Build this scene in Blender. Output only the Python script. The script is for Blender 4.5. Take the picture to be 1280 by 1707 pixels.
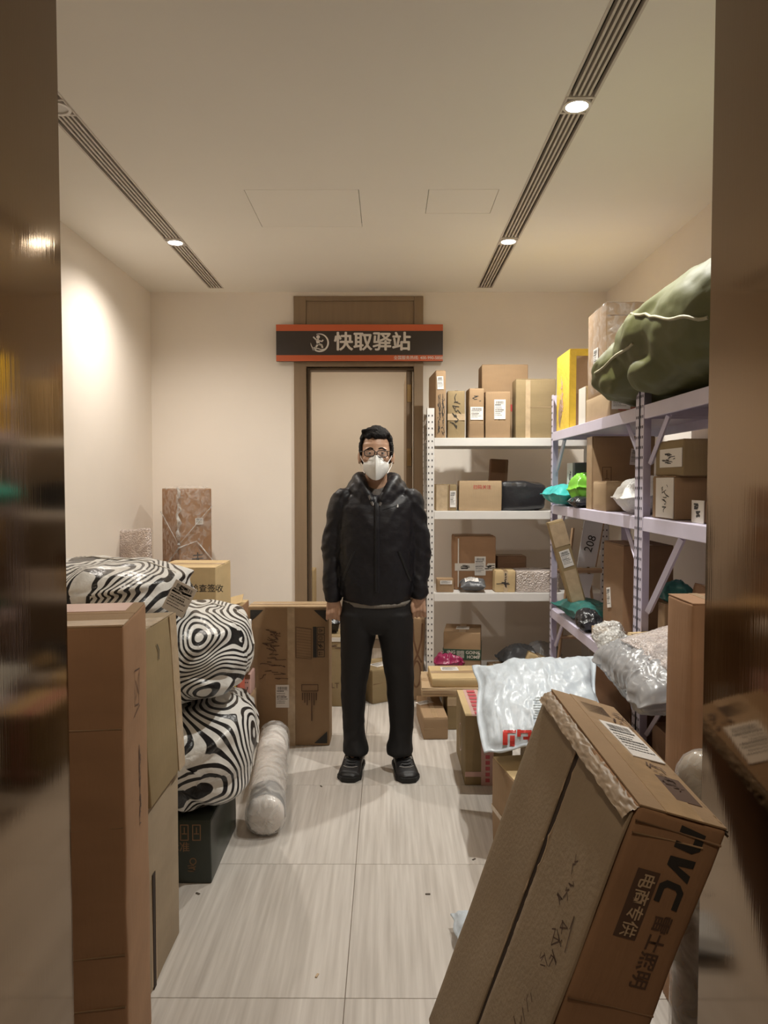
import bpy, bmesh, math, random
from mathutils import Vector, Matrix, Euler, noise
from mathutils.bvhtree import BVHTree

for o in list(bpy.data.objects):
    bpy.data.objects.remove(o)
SC = bpy.context.scene
COL = SC.collection
R = math.radians
PI = math.pi

# ------------------------------------------------------------------ camera
FPX = 1233.0
PITCH = math.atan2(50.5, FPX)
YAW = math.atan2(5.0, FPX)
EYE = 1.5
cam_d = bpy.data.cameras.new('camera')
cam_d.sensor_fit = 'VERTICAL'
cam_d.sensor_height = 36.0
cam_d.lens = 36.0 * FPX / 1707.0
cam_d.clip_start = 0.02
cam = bpy.data.objects.new('camera', cam_d)
COL.objects.link(cam)
cam.location = (0, 0, EYE)
cam.rotation_euler = (PI / 2 - PITCH, 0, YAW)
SC.camera = cam

# ------------------------------------------------------------------ world, exposure
wd = bpy.data.worlds.new('world')
SC.world = wd
wd.use_nodes = True
wd.node_tree.nodes['Background'].inputs[0].default_value = (1.0, 0.85, 0.68, 1)
wd.node_tree.nodes['Background'].inputs[1].default_value = 0.02
SC.view_settings.view_transform = 'Standard'
SC.view_settings.look = 'None'
SC.view_settings.gamma = 1.0
SC.view_settings.use_curve_mapping = False
SC.view_settings.exposure = 1.0
SC.cycles.diffuse_bounces = 8

# lamp strengths (the lamps themselves are built with their fittings below)
LAMP_RIGHT = 62.0
LAMP_LEFT = 42.0
LAMP_CORRIDOR = 21.0
LAMP_BACK_ROOM = 17.0

# ------------------------------------------------------------------ picture <-> place
_fw = Vector((-math.sin(YAW) * math.cos(PITCH), math.cos(YAW) * math.cos(PITCH), -math.sin(PITCH)))
_rt = Vector((math.cos(YAW), math.sin(YAW), 0))
_up = _rt.cross(_fw)


def at(x, y, Y=None, X=None, Z=None):
    r = _fw + _rt * ((x - 640) / FPX) - _up * ((y - 853.5) / FPX)
    t = Y / r.y if Y is not None else (X / r.x if X is not None else (Z - EYE) / r.z)
    return Vector((0, 0, EYE)) + r * t


# ------------------------------------------------------------------ materials
MATS = {}


def nodes_of(m):
    m.use_nodes = True
    return m.node_tree.nodes, m.node_tree.links, m.node_tree.nodes['Principled BSDF']


def mat(name, col, rough=0.6, metal=0.0, var=0.0, vscale=6.0, stretch=(1, 1, 1), bump=0.0, bscale=60.0,
        bstretch=(1, 1, 1), col2=None, spec=0.5, rand=0.0, coat=0.0):
    if name in MATS:
        return MATS[name]
    m = bpy.data.materials.new(name)
    N, L, B = nodes_of(m)
    B.inputs['Base Color'].default_value = (*col, 1)
    B.inputs['Roughness'].default_value = rough
    B.inputs['Metallic'].default_value = metal
    B.inputs['Specular IOR Level'].default_value = spec
    B.inputs['Coat Weight'].default_value = coat
    tc = N.new('ShaderNodeTexCoord')
    if var > 0 or col2:
        mp = N.new('ShaderNodeMapping'); mp.inputs['Scale'].default_value = stretch
        L.new(tc.outputs['Object'], mp.inputs[0])
        if rand:
            oi = N.new('ShaderNodeObjectInfo'); mu = N.new('ShaderNodeMath'); mu.operation = 'MULTIPLY'
            mu.inputs[1].default_value = 40.0
            L.new(oi.outputs['Random'], mu.inputs[0]); L.new(mu.outputs[0], mp.inputs['Location'])
        nz = N.new('ShaderNodeTexNoise'); nz.inputs['Scale'].default_value = vscale
        nz.inputs['Detail'].default_value = 5
        L.new(mp.outputs[0], nz.inputs['Vector'])
        rp = N.new('ShaderNodeValToRGB')
        rp.color_ramp.elements[0].position = 0.3
        rp.color_ramp.elements[1].position = 0.7
        c2 = col2 or tuple(min(1, c * (1 + var)) for c in col)
        c1 = col if col2 else tuple(c * (1 - var) for c in col)
        rp.color_ramp.elements[0].color = (*c1, 1)
        rp.color_ramp.elements[1].color = (*c2, 1)
        L.new(nz.outputs[0], rp.inputs[0])
        L.new(rp.outputs[0], B.inputs['Base Color'])
    if bump > 0:
        mp2 = N.new('ShaderNodeMapping'); mp2.inputs['Scale'].default_value = bstretch
        L.new(tc.outputs['Object'], mp2.inputs[0])
        n2 = N.new('ShaderNodeTexNoise'); n2.inputs['Scale'].default_value = bscale
        n2.inputs['Detail'].default_value = 4
        L.new(mp2.outputs[0], n2.inputs['Vector'])
        bp = N.new('ShaderNodeBump'); bp.inputs['Strength'].default_value = bump
        bp.inputs['Distance'].default_value = 0.01
        L.new(n2.outputs[0], bp.inputs['Height']); L.new(bp.outputs[0], B.inputs['Normal'])
    MATS[name] = m
    return m


def mat_emit(name, col, s):
    m = bpy.data.materials.new(name)
    N, L, B = nodes_of(m)
    B.inputs['Base Color'].default_value = (0.8, 0.8, 0.8, 1)
    B.inputs['Emission Color'].default_value = (*col, 1)
    B.inputs['Emission Strength'].default_value = s
    MATS[name] = m
    return m


def mat_film(name, col=(0.9, 0.9, 0.9), lo=0.06, hi=0.55, scale=14.0, rough=0.18, bubble=0.0):
    """thin plastic film: mostly clear, cloudy and glossy along its wrinkles"""
    m = bpy.data.materials.new(name)
    N, L, B = nodes_of(m)
    out = N['Material Output']
    tc = N.new('ShaderNodeTexCoord')
    nz = N.new('ShaderNodeTexNoise'); nz.inputs['Scale'].default_value = scale
    nz.inputs['Detail'].default_value = 5; nz.inputs['Distortion'].default_value = 1.2
    L.new(tc.outputs['Object'], nz.inputs['Vector'])
    mr = N.new('ShaderNodeMapRange')
    mr.inputs[1].default_value = 0.42; mr.inputs[2].default_value = 0.68
    mr.inputs[3].default_value = lo; mr.inputs[4].default_value = hi
    L.new(nz.outputs[0], mr.inputs[0])
    tr = N.new('ShaderNodeBsdfTransparent')
    B.inputs['Base Color'].default_value = (*col, 1)
    B.inputs['Roughness'].default_value = rough
    B.inputs['Specular IOR Level'].default_value = 0.9
    bp = N.new('ShaderNodeBump'); bp.inputs['Distance'].default_value = 0.01
    if bubble:
        vo = N.new('ShaderNodeTexVoronoi'); vo.inputs['Scale'].default_value = bubble
        L.new(tc.outputs['Object'], vo.inputs['Vector'])
        bp.invert = True
        bp.inputs['Strength'].default_value = 0.9
        L.new(vo.outputs['Distance'], bp.inputs['Height'])
    else:
        bp.inputs['Strength'].default_value = 0.6
        L.new(nz.outputs[0], bp.inputs['Height'])
    L.new(bp.outputs[0], B.inputs['Normal'])
    mx = N.new('ShaderNodeMixShader')
    L.new(mr.outputs[0], mx.inputs[0]); L.new(tr.outputs[0], mx.inputs[1]); L.new(B.outputs[0], mx.inputs[2])
    L.new(mx.outputs[0], out.inputs[0])
    MATS[name] = m
    return m


def mat_zebra(name):
    m = bpy.data.materials.new(name)
    N, L, B = nodes_of(m)
    tc = N.new('ShaderNodeTexCoord')
    oi = N.new('ShaderNodeObjectInfo')
    ad = N.new('ShaderNodeVectorMath'); ad.operation = 'ADD'
    mu = N.new('ShaderNodeMath'); mu.operation = 'MULTIPLY'; mu.inputs[1].default_value = 9.0
    L.new(oi.outputs['Random'], mu.inputs[0])
    mp = N.new('ShaderNodeMapping'); mp.inputs['Scale'].default_value = (1.25, 0.6, 1.0)
    L.new(tc.outputs['Object'], mp.inputs[0])
    L.new(mp.outputs[0], ad.inputs[0]); L.new(mu.outputs[0], ad.inputs[1])
    nz = N.new('ShaderNodeTexNoise'); nz.inputs['Scale'].default_value = 2.5
    nz.inputs['Detail'].default_value = 0.4; nz.inputs['Distortion'].default_value = 0.5
    L.new(ad.outputs[0], nz.inputs['Vector'])
    k = N.new('ShaderNodeMath'); k.operation = 'MULTIPLY'; k.inputs[1].default_value = 150.0
    L.new(nz.outputs[0], k.inputs[0])
    s = N.new('ShaderNodeMath'); s.operation = 'SINE'
    L.new(k.outputs[0], s.inputs[0])
    rp = N.new('ShaderNodeValToRGB')
    rp.color_ramp.elements[0].position = 0.36; rp.color_ramp.elements[0].color = (0.012, 0.011, 0.012, 1)
    rp.color_ramp.elements[1].position = 0.44; rp.color_ramp.elements[1].color = (0.74, 0.73, 0.70, 1)
    mr = N.new('ShaderNodeMapRange'); mr.inputs[1].default_value = -1; mr.inputs[2].default_value = 1
    L.new(s.outputs[0], mr.inputs[0]); L.new(mr.outputs[0], rp.inputs[0])
    L.new(rp.outputs[0], B.inputs['Base Color'])
    B.inputs['Roughness'].default_value = 0.32
    n2 = N.new('ShaderNodeTexNoise'); n2.inputs['Scale'].default_value = 16; n2.inputs['Detail'].default_value = 5
    L.new(tc.outputs['Object'], n2.inputs['Vector'])
    bp = N.new('ShaderNodeBump'); bp.inputs['Strength'].default_value = 0.5; bp.inputs['Distance'].default_value = 0.02
    L.new(n2.outputs[0], bp.inputs['Height']); L.new(bp.outputs[0], B.inputs['Normal'])
    MATS[name] = m
    return m


def mat_metal(name, col, rough):
    """polished bronze sheet with a fine upright brush grain"""
    m = bpy.data.materials.new(name)
    N, L, B = nodes_of(m)
    B.inputs['Base Color'].default_value = (*col, 1)
    B.inputs['Metallic'].default_value = 1.0
    B.inputs['Roughness'].default_value = rough
    B.inputs['Anisotropic'].default_value = 0.8
    B.inputs['Anisotropic Rotation'].default_value = 0.25
    tg = N.new('ShaderNodeTangent'); tg.direction_type = 'RADIAL'; tg.axis = 'Z'
    L.new(tg.outputs[0], B.inputs['Tangent'])
    tc = N.new('ShaderNodeTexCoord')
    mp = N.new('ShaderNodeMapping'); mp.inputs['Scale'].default_value = (1, 1, 0.012)
    L.new(tc.outputs['Object'], mp.inputs[0])
    nz = N.new('ShaderNodeTexNoise'); nz.inputs['Scale'].default_value = 260
    L.new(mp.outputs[0], nz.inputs['Vector'])
    bp = N.new('ShaderNodeBump'); bp.inputs['Strength'].default_value = 0.03; bp.inputs['Distance'].default_value = 0.002
    L.new(nz.outputs[0], bp.inputs['Height']); L.new(bp.outputs[0], B.inputs['Normal'])
    MATS[name] = m
    return m


mat('wall_paint', (0.87, 0.81, 0.735), 0.85, var=0.02, vscale=2, bump=0.05, bscale=180)
mat('ceiling_paint', (0.88, 0.855, 0.785), 0.9, var=0.015, vscale=1.5)
mat('tile', (0.475, 0.435, 0.395), 0.34, var=0.0, vscale=2.6, stretch=(22, 0.8, 1), col2=(0.655, 0.615, 0.57), rand=1, spec=0.5)
mat('grout', (0.30, 0.25, 0.20), 0.9)
mat('scrap_dark', (0.10, 0.08, 0.06), 0.8)
mat_metal('bronze', (0.20, 0.138, 0.082), 0.07)
mat('casing', (0.27, 0.19, 0.118), 0.5, var=0.06, vscale=4, stretch=(8, 8, 0.6))
mat('casing_dark', (0.165, 0.112, 0.07), 0.5)
mat('door_leaf', (0.20, 0.135, 0.08), 0.45)
mat('brass', (0.45, 0.30, 0.14), 0.35, metal=1)
mat('slot_dark', (0.02, 0.017, 0.014), 0.9)
mat('slat', (0.62, 0.57, 0.51), 0.5)
mat('white_plastic', (0.75, 0.72, 0.68), 0.4)
mat_emit('lens_on', (1.0, 0.95, 0.84), 26.0)
mat('lens_off', (0.55, 0.53, 0.48), 0.3)
mat('rack_white', (0.74, 0.72, 0.70), 0.38, var=0.02, vscale=12)
mat('rack_lilac', (0.66, 0.62, 0.76), 0.38, var=0.03, vscale=12)
mat('hole', (0.05, 0.045, 0.05), 0.9)
KR = {}
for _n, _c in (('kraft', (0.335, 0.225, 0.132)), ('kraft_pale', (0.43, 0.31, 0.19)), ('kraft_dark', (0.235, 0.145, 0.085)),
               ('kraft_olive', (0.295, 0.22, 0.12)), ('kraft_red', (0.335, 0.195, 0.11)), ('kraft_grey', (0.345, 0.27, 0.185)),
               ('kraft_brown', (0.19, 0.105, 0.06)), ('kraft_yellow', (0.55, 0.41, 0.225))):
    mat(_n, _c, 0.82, var=0.07, vscale=5, stretch=(1, 1, 3), bump=0.12, bscale=90, bstretch=(1, 1, 0.15), spec=0.25)
mat('tape', (0.40, 0.275, 0.16), 0.3, var=0.12, vscale=22, bump=0.15, bscale=35)
mat('tape_old', (0.27, 0.19, 0.115), 0.5, var=0.2, vscale=40)
mat('tape_clear', (0.50, 0.38, 0.25), 0.15, var=0.12, vscale=22, bump=0.2, bscale=30)
mat('tape_yellow', (0.78, 0.55, 0.06), 0.25, var=0.1, vscale=14, bump=0.3, bscale=40)
mat('tape_white', (0.70, 0.66, 0.60), 0.35)
mat('tape_red', (0.55, 0.10, 0.12), 0.3)
mat('tape_pink', (0.62, 0.40, 0.36), 0.3)
mat('tape_green', (0.035, 0.075, 0.05), 0.3)
mat('paper', (0.76, 0.73, 0.70), 0.6)
mat('ink', (0.03, 0.027, 0.025), 0.6)
mat('ink_brown', (0.10, 0.055, 0.035), 0.7)
mat('ink_red', (0.45, 0.06, 0.05), 0.6)
mat('ink_green', (0.10, 0.19, 0.08), 0.6)
mat('dark_box', (0.028, 0.036, 0.027), 0.35)
mat('gap', (0.035, 0.02, 0.012), 0.9)
mat('torn', (0.56, 0.42, 0.28), 0.9)
mat_zebra('zebra')
mat_film('film', (0.9, 0.9, 0.9), 0.03, 0.30, 22.0)
mat_film('film_thick', (0.80, 0.79, 0.77), 0.22, 0.75, 11.0, 0.16)
mat_film('bubble', (0.80, 0.70, 0.66), 0.5, 0.9, 9.0, 0.22, bubble=95.0)
mat_film('bubble_white', (0.84, 0.83, 0.80), 0.45, 0.92, 9.0, 0.2, bubble=70.0)
mat('poly_white', (0.56, 0.62, 0.68), 0.36, bump=0.6, bscale=8, bstretch=(2.4, .7, 1))
mat('poly_black', (0.022, 0.022, 0.025), 0.26, bump=0.6, bscale=18)
mat('poly_grey', (0.11, 0.115, 0.125), 0.28, bump=0.5, bscale=18)
mat('poly_silver', (0.30, 0.30, 0.31), 0.3, bump=0.3, bscale=12)
mat('poly_teal', (0.06, 0.47, 0.46), 0.3, bump=0.5, bscale=18)
mat('poly_dark_teal', (0.03, 0.15, 0.135), 0.3, bump=0.5, bscale=18)
mat('poly_lime', (0.21, 0.56, 0.06), 0.3, bump=0.5, bscale=18)
mat('poly_magenta', (0.33, 0.025, 0.095), 0.28, bump=0.5, bscale=18)
mat('poly_red', (0.60, 0.05, 0.04), 0.3)
mat('ink_grey', (0.33, 0.37, 0.38), 0.5)
mat('roll_cloth', (0.74, 0.69, 0.65), 0.7, var=.1, vscale=8)
mat('foam_white', (0.78, 0.77, 0.74), 0.4, bump=0.6, bscale=55)
mat('sack_green', (0.088, 0.090, 0.026), 0.6, var=0.10, vscale=4, bump=0.35, bscale=9)
mat('sack_edge', (0.34, 0.31, 0.20), 0.6)
mat('red_box', (0.55, 0.13, 0.09), 0.4)
mat('easel_wood', (0.40, 0.26, 0.15), 0.5, var=0.08, vscale=6, stretch=(4, 4, 0.5))
mat('white_board', (0.70, 0.70, 0.72), 0.35)
mat('sign_dark', (0.052, 0.04, 0.035), 0.4)
mat('sign_orange', (0.62, 0.135, 0.05), 0.4)
mat('sign_white', (0.82, 0.78, 0.74), 0.4)

# ------------------------------------------------------------------ object helpers


def link(o, parent=None):
    COL.objects.link(o)
    if parent is not None:
        o.parent = parent
    return o


def tag(o, label=None, cat=None, group=None, kind=None):
    if label: o['label'] = label
    if cat: o['category'] = cat
    if group: o['group'] = group
    if kind: o['kind'] = kind
    return o


def thing(name, label, cat, loc=(0, 0, 0), rot=(0, 0, 0), group=None):
    o = bpy.data.objects.new(name, None)
    o.empty_display_size = 0.05
    link(o)
    o.location = loc
    o.rotation_euler = rot
    return tag(o, label, cat, group)


def mesh_data(name, V, F, m, smooth=False):
    me = bpy.data.meshes.new(name)
    me.from_pydata([tuple(v) for v in V], [], F)
    if m is not None:
        me.materials.append(MATS[m] if isinstance(m, str) else m)
    if smooth:
        me.polygons.foreach_set('use_smooth', [True] * len(me.polygons))
    me.update()
    return me


def mesh_obj(name, V, F, m, parent=None, smooth=False):
    return link(bpy.data.objects.new(name, mesh_data(name, V, F, m, smooth)), parent)


def use(name, me, parent=None, mtx=None):
    o = link(bpy.data.objects.new(name, me), parent)
    if mtx is not None:
        o.matrix_local = mtx
    return o


def box_vf(x0, x1, y0, y1, z0, z1):
    V = [(x0, y0, z0), (x1, y0, z0), (x1, y1, z0), (x0, y1, z0), (x0, y0, z1), (x1, y0, z1), (x1, y1, z1), (x0, y1, z1)]
    F = [(0, 3, 2, 1), (4, 5, 6, 7), (0, 1, 5, 4), (1, 2, 6, 5), (2, 3, 7, 6), (3, 0, 4, 7)]
    return V, F


def join_vf(parts):
    V, F = [], []
    for v, f in parts:
        n = len(V)
        V += list(v)
        F += [tuple(i + n for i in q) for q in f]
    return V, F


def boxes(name, lst, m, parent=None):
    V, F = join_vf([box_vf(*b) for b in lst])
    return mesh_obj(name, V, F, m, parent)


def bbox(name, b, m, parent=None, bev=0.003):
    V, F = rbox_vf(b[1] - b[0], b[3] - b[2], b[5] - b[4], bev, 1)
    c = ((b[0] + b[1]) / 2, (b[2] + b[3]) / 2, b[4])
    V = [(v[0] + c[0], v[1] + c[1], v[2] + c[2]) for v in V]
    return mesh_obj(name, V, F, m, parent)


def rbox_vf(w, d, h, r=0.006, cuts=3, amp=0.0, bulge=0.0, seed=0):
    """rounded, slightly dented box standing on z = 0, centred in x and y"""
    r = min(r, w * .3, d * .3, h * .3)

    def coords(L):
        a = L / 2
        mids = [(-a + r) + (2 * a - 2 * r) * (k + 1) / (cuts + 1) for k in range(cuts)]
        return [-a, -a + r * .35, -a + r] + mids + [a - r, a - r * .35, a]
    cx, cy, cz = coords(w), coords(d), coords(h)
    idx, V, F = {}, [], []

    def vert(p):
        k = (round(p[0], 6), round(p[1], 6), round(p[2], 6))
        if k not in idx:
            idx[k] = len(V)
            q = [max(-L / 2 + r, min(L / 2 - r, c)) for c, L in zip(p, (w, d, h))]
            n = Vector(p) - Vector(q)
            if n.length > 1e-9:
                n.normalize()
            P = Vector(q) + n * r
            if bulge:
                u = [1 - (2 * c / L) ** 2 for c, L in zip(p, (w, d, h))]
                for ax, (i, j) in enumerate(((1, 2), (0, 2), (0, 1))):
                    if abs(abs(p[ax]) - (w, d, h)[ax] / 2) < 1e-6:
                        P[ax] += math.copysign(bulge * u[i] * u[j], p[ax])
            if amp:
                s = Vector((seed * 3.1, seed * 1.7, seed * .9))
                P += Vector((noise.noise(P * 7 + s), noise.noise(P * 7 + s + Vector((9, 0, 0))), noise.noise(P * 7 + s + Vector((0, 9, 0))))) * amp
            V.append((P.x, P.y, P.z + h / 2))
        return idx[k]

    def face(A, B, fn, flip):
        for i in range(len(A) - 1):
            for j in range(len(B) - 1):
                q = [vert(fn(A[i], B[j])), vert(fn(A[i + 1], B[j])), vert(fn(A[i + 1], B[j + 1])), vert(fn(A[i], B[j + 1]))]
                F.append(tuple(reversed(q)) if flip else tuple(q))
    face(cx, cy, lambda a, b: (a, b, -h / 2), True)
    face(cx, cy, lambda a, b: (a, b, h / 2), False)
    face(cx, cz, lambda a, b: (a, -d / 2, b), False)
    face(cx, cz, lambda a, b: (a, d / 2, b), True)
    face(cy, cz, lambda a, b: (-w / 2, a, b), True)
    face(cy, cz, lambda a, b: (w / 2, a, b), False)
    return V, F


def tube_vf(pts, rad, n=8, cap=True):
    """tube along a polyline; rad is a number or one per point"""
    pts = [Vector(p) for p in pts]
    V, F = [], []
    up = Vector((0.13, 0.2, 0.97))
    for i, p in enumerate(pts):
        t = (pts[min(i + 1, len(pts) - 1)] - pts[max(i - 1, 0)]).normalized()
        a = t.cross(up)
        if a.length < .05:
            a = t.cross(Vector((1, 0, 0)))
        a.normalize(); b = t.cross(a)
        r = rad[i] if isinstance(rad, (list, tuple)) else rad
        for k in range(n):
            an = 2 * PI * k / n
            V.append(p + a * (r * math.cos(an)) + b * (r * math.sin(an)))
    for i in range(len(pts) - 1):
        for k in range(n):
            F.append((i * n + k, i * n + (k + 1) % n, (i + 1) * n + (k + 1) % n, (i + 1) * n + k))
    if cap:
        F.append(tuple(range(n)))
        F.append(tuple(reversed(range((len(pts) - 1) * n, len(pts) * n))))
    return V, F


def disc_vf(r, n=28, z=0.0, r2=None, th=0.004):
    """ring (r2) or disc of thickness th"""
    V, F = [], []
    if r2 is None:
        V = [(r * math.cos(2 * PI * k / n), r * math.sin(2 * PI * k / n), z + t) for t in (0, th) for k in range(n)]
        F = [tuple(reversed(range(n))), tuple(range(n, 2 * n))] + [(k, (k + 1) % n, n + (k + 1) % n, n + k) for k in range(n)]
        return V, F
    for rr, t in ((r, 0), (r2, 0), (r2, th), (r, th)):
        V += [(rr * math.cos(2 * PI * k / n), rr * math.sin(2 * PI * k / n), z + t) for k in range(n)]
    for a in range(4):
        b = (a + 1) % 4
        F += [(a * n + k, a * n + (k + 1) % n, b * n + (k + 1) % n, b * n + k) for k in range(n)]
    return V, F


_TXT = {}


def text_mesh(s, size, m, bold=0.0, th=0.0, align='CENTER'):
    key = (s, size, m, bold, th, align)
    if key in _TXT:
        return _TXT[key]
    c = bpy.data.curves.new('lettering', 'FONT')
    c.body = s; c.size = size; c.offset = bold * size; c.extrude = th
    c.align_x = align; c.align_y = 'CENTER'; c.resolution_u = 3
    o = bpy.data.objects.new('lettering', c)
    COL.objects.link(o)
    dg = bpy.context.evaluated_depsgraph_get()
    me = bpy.data.meshes.new_from_object(o.evaluated_get(dg))
    bpy.data.objects.remove(o)
    bpy.data.curves.remove(c)
    me.materials.clear()
    me.materials.append(MATS[m])
    _TXT[key] = me
    return me


def strokes_vf(lines, wd):
    """flat pen strokes in the xy plane"""
    V, F = [], []
    for ln in lines:
        for (a, b) in zip(ln[:-1], ln[1:]):
            a = Vector((a[0], a[1], 0)); b = Vector((b[0], b[1], 0))
            if (b - a).length < 1e-6:
                continue
            t = (b - a).normalized(); s = Vector((-t.y, t.x, 0)) * wd / 2
            n = len(V)
            e = t * wd * .25
            V += [a - s - e, b - s + e, b + s + e, a + s - e]
            F.append((n, n + 1, n + 2, n + 3))
    return V, F


_SCR = {}


def scribble_mesh(w, h, seed, m='ink', n=7, wd=0.004):
    k = (round(w, 3), round(h, 3), seed, m, n, wd)
    if k in _SCR:
        return _SCR[k]
    rnd = random.Random(seed)
    lines = []
    for i in range(n):
        cx, cy = rnd.uniform(-.3, .3) * w, (-.42 + .84 * (i + .5) / n) * h
        a = rnd.uniform(-.9, .9)
        ln = []
        for j in range(rnd.randint(3, 5)):
            ln.append((cx + rnd.uniform(-.34, .34) * w, cy + rnd.uniform(-.09, .09) * h * (1 + a)))
        lines.append(ln)
    V, F = strokes_vf(lines, wd)
    _SCR[k] = mesh_data('handwriting', V, F, m)
    return _SCR[k]


_LAB = {}


def label_print(seed):
    """rows of small print and a bar code on a unit label"""
    if seed in _LAB:
        return _LAB[seed]
    rnd = random.Random(seed)
    parts = []

    def q(x0, x1, y0, y1):
        parts.append(([(x0, y0, 0), (x1, y0, 0), (x1, y1, 0), (x0, y1, 0)], [(0, 1, 2, 3)]))
    x = -.36
    while x < .36:
        b = rnd.uniform(.008, .03)
        q(x, x + b, .28, .42); x += b + rnd.uniform(.01, .03)
    for r in range(7):
        y = .2 - r * .085
        x = -.42
        end = rnd.uniform(.0, .42)
        hh = .05 if r in (0, 3) else .026
        while x < end:
            b = rnd.uniform(.02, .09)
            q(x, x + b, y, y + hh); x += b + .018
    q(-.42, .42, .245, .252); q(-.42, .42, -.1, -.094)
    V, F = join_vf(parts)
    _LAB[seed] = mesh_data('label_print', V, F, 'ink')
    return _LAB[seed]


def face_frame(face, w, d, h):
    if face == 'F': return Vector((-w / 2, -d / 2, 0)), Vector((1, 0, 0)), Vector((0, 0, 1)), Vector((0, -1, 0)), w, h
    if face == 'B': return Vector((w / 2, d / 2, 0)), Vector((-1, 0, 0)), Vector((0, 0, 1)), Vector((0, 1, 0)), w, h
    if face == 'L': return Vector((-w / 2, d / 2, 0)), Vector((0, -1, 0)), Vector((0, 0, 1)), Vector((-1, 0, 0)), d, h
    if face == 'R': return Vector((w / 2, -d / 2, 0)), Vector((0, 1, 0)), Vector((0, 0, 1)), Vector((1, 0, 0)), d, h
    return Vector((-w / 2, -d / 2, h)), Vector((1, 0, 0)), Vector((0, 1, 0)), Vector((0, 0, 1)), w, d


def on_face(size, face, u, v, off=0.0, rot=0.0):
    O, U, V, N, fu, fv = face_frame(face, *size)
    p = O + U * (u * fu) + V * (v * fv) + N * off
    m = Matrix((U, V, N)).transposed().to_4x4()
    return Matrix.Translation(p) @ m @ Matrix.Rotation(rot, 4, 'Z')


def lay_on(bv, me, mtx, lift, fc, size):
    """copy of a flat print bent to lie on the box surface below it"""
    if bv is None:
        return me
    O, U, V, N, fu, fv = face_frame(fc, *size)
    m2 = me.copy()
    inv = mtx.inverted()
    for v in m2.vertices:
        p = mtx @ v.co
        h = bv.ray_cast(p + N * .05, -N)[0]
        if h and abs((h - p).dot(N)) < .03:
            v.co = inv @ (h + N * lift)
    return m2


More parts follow.
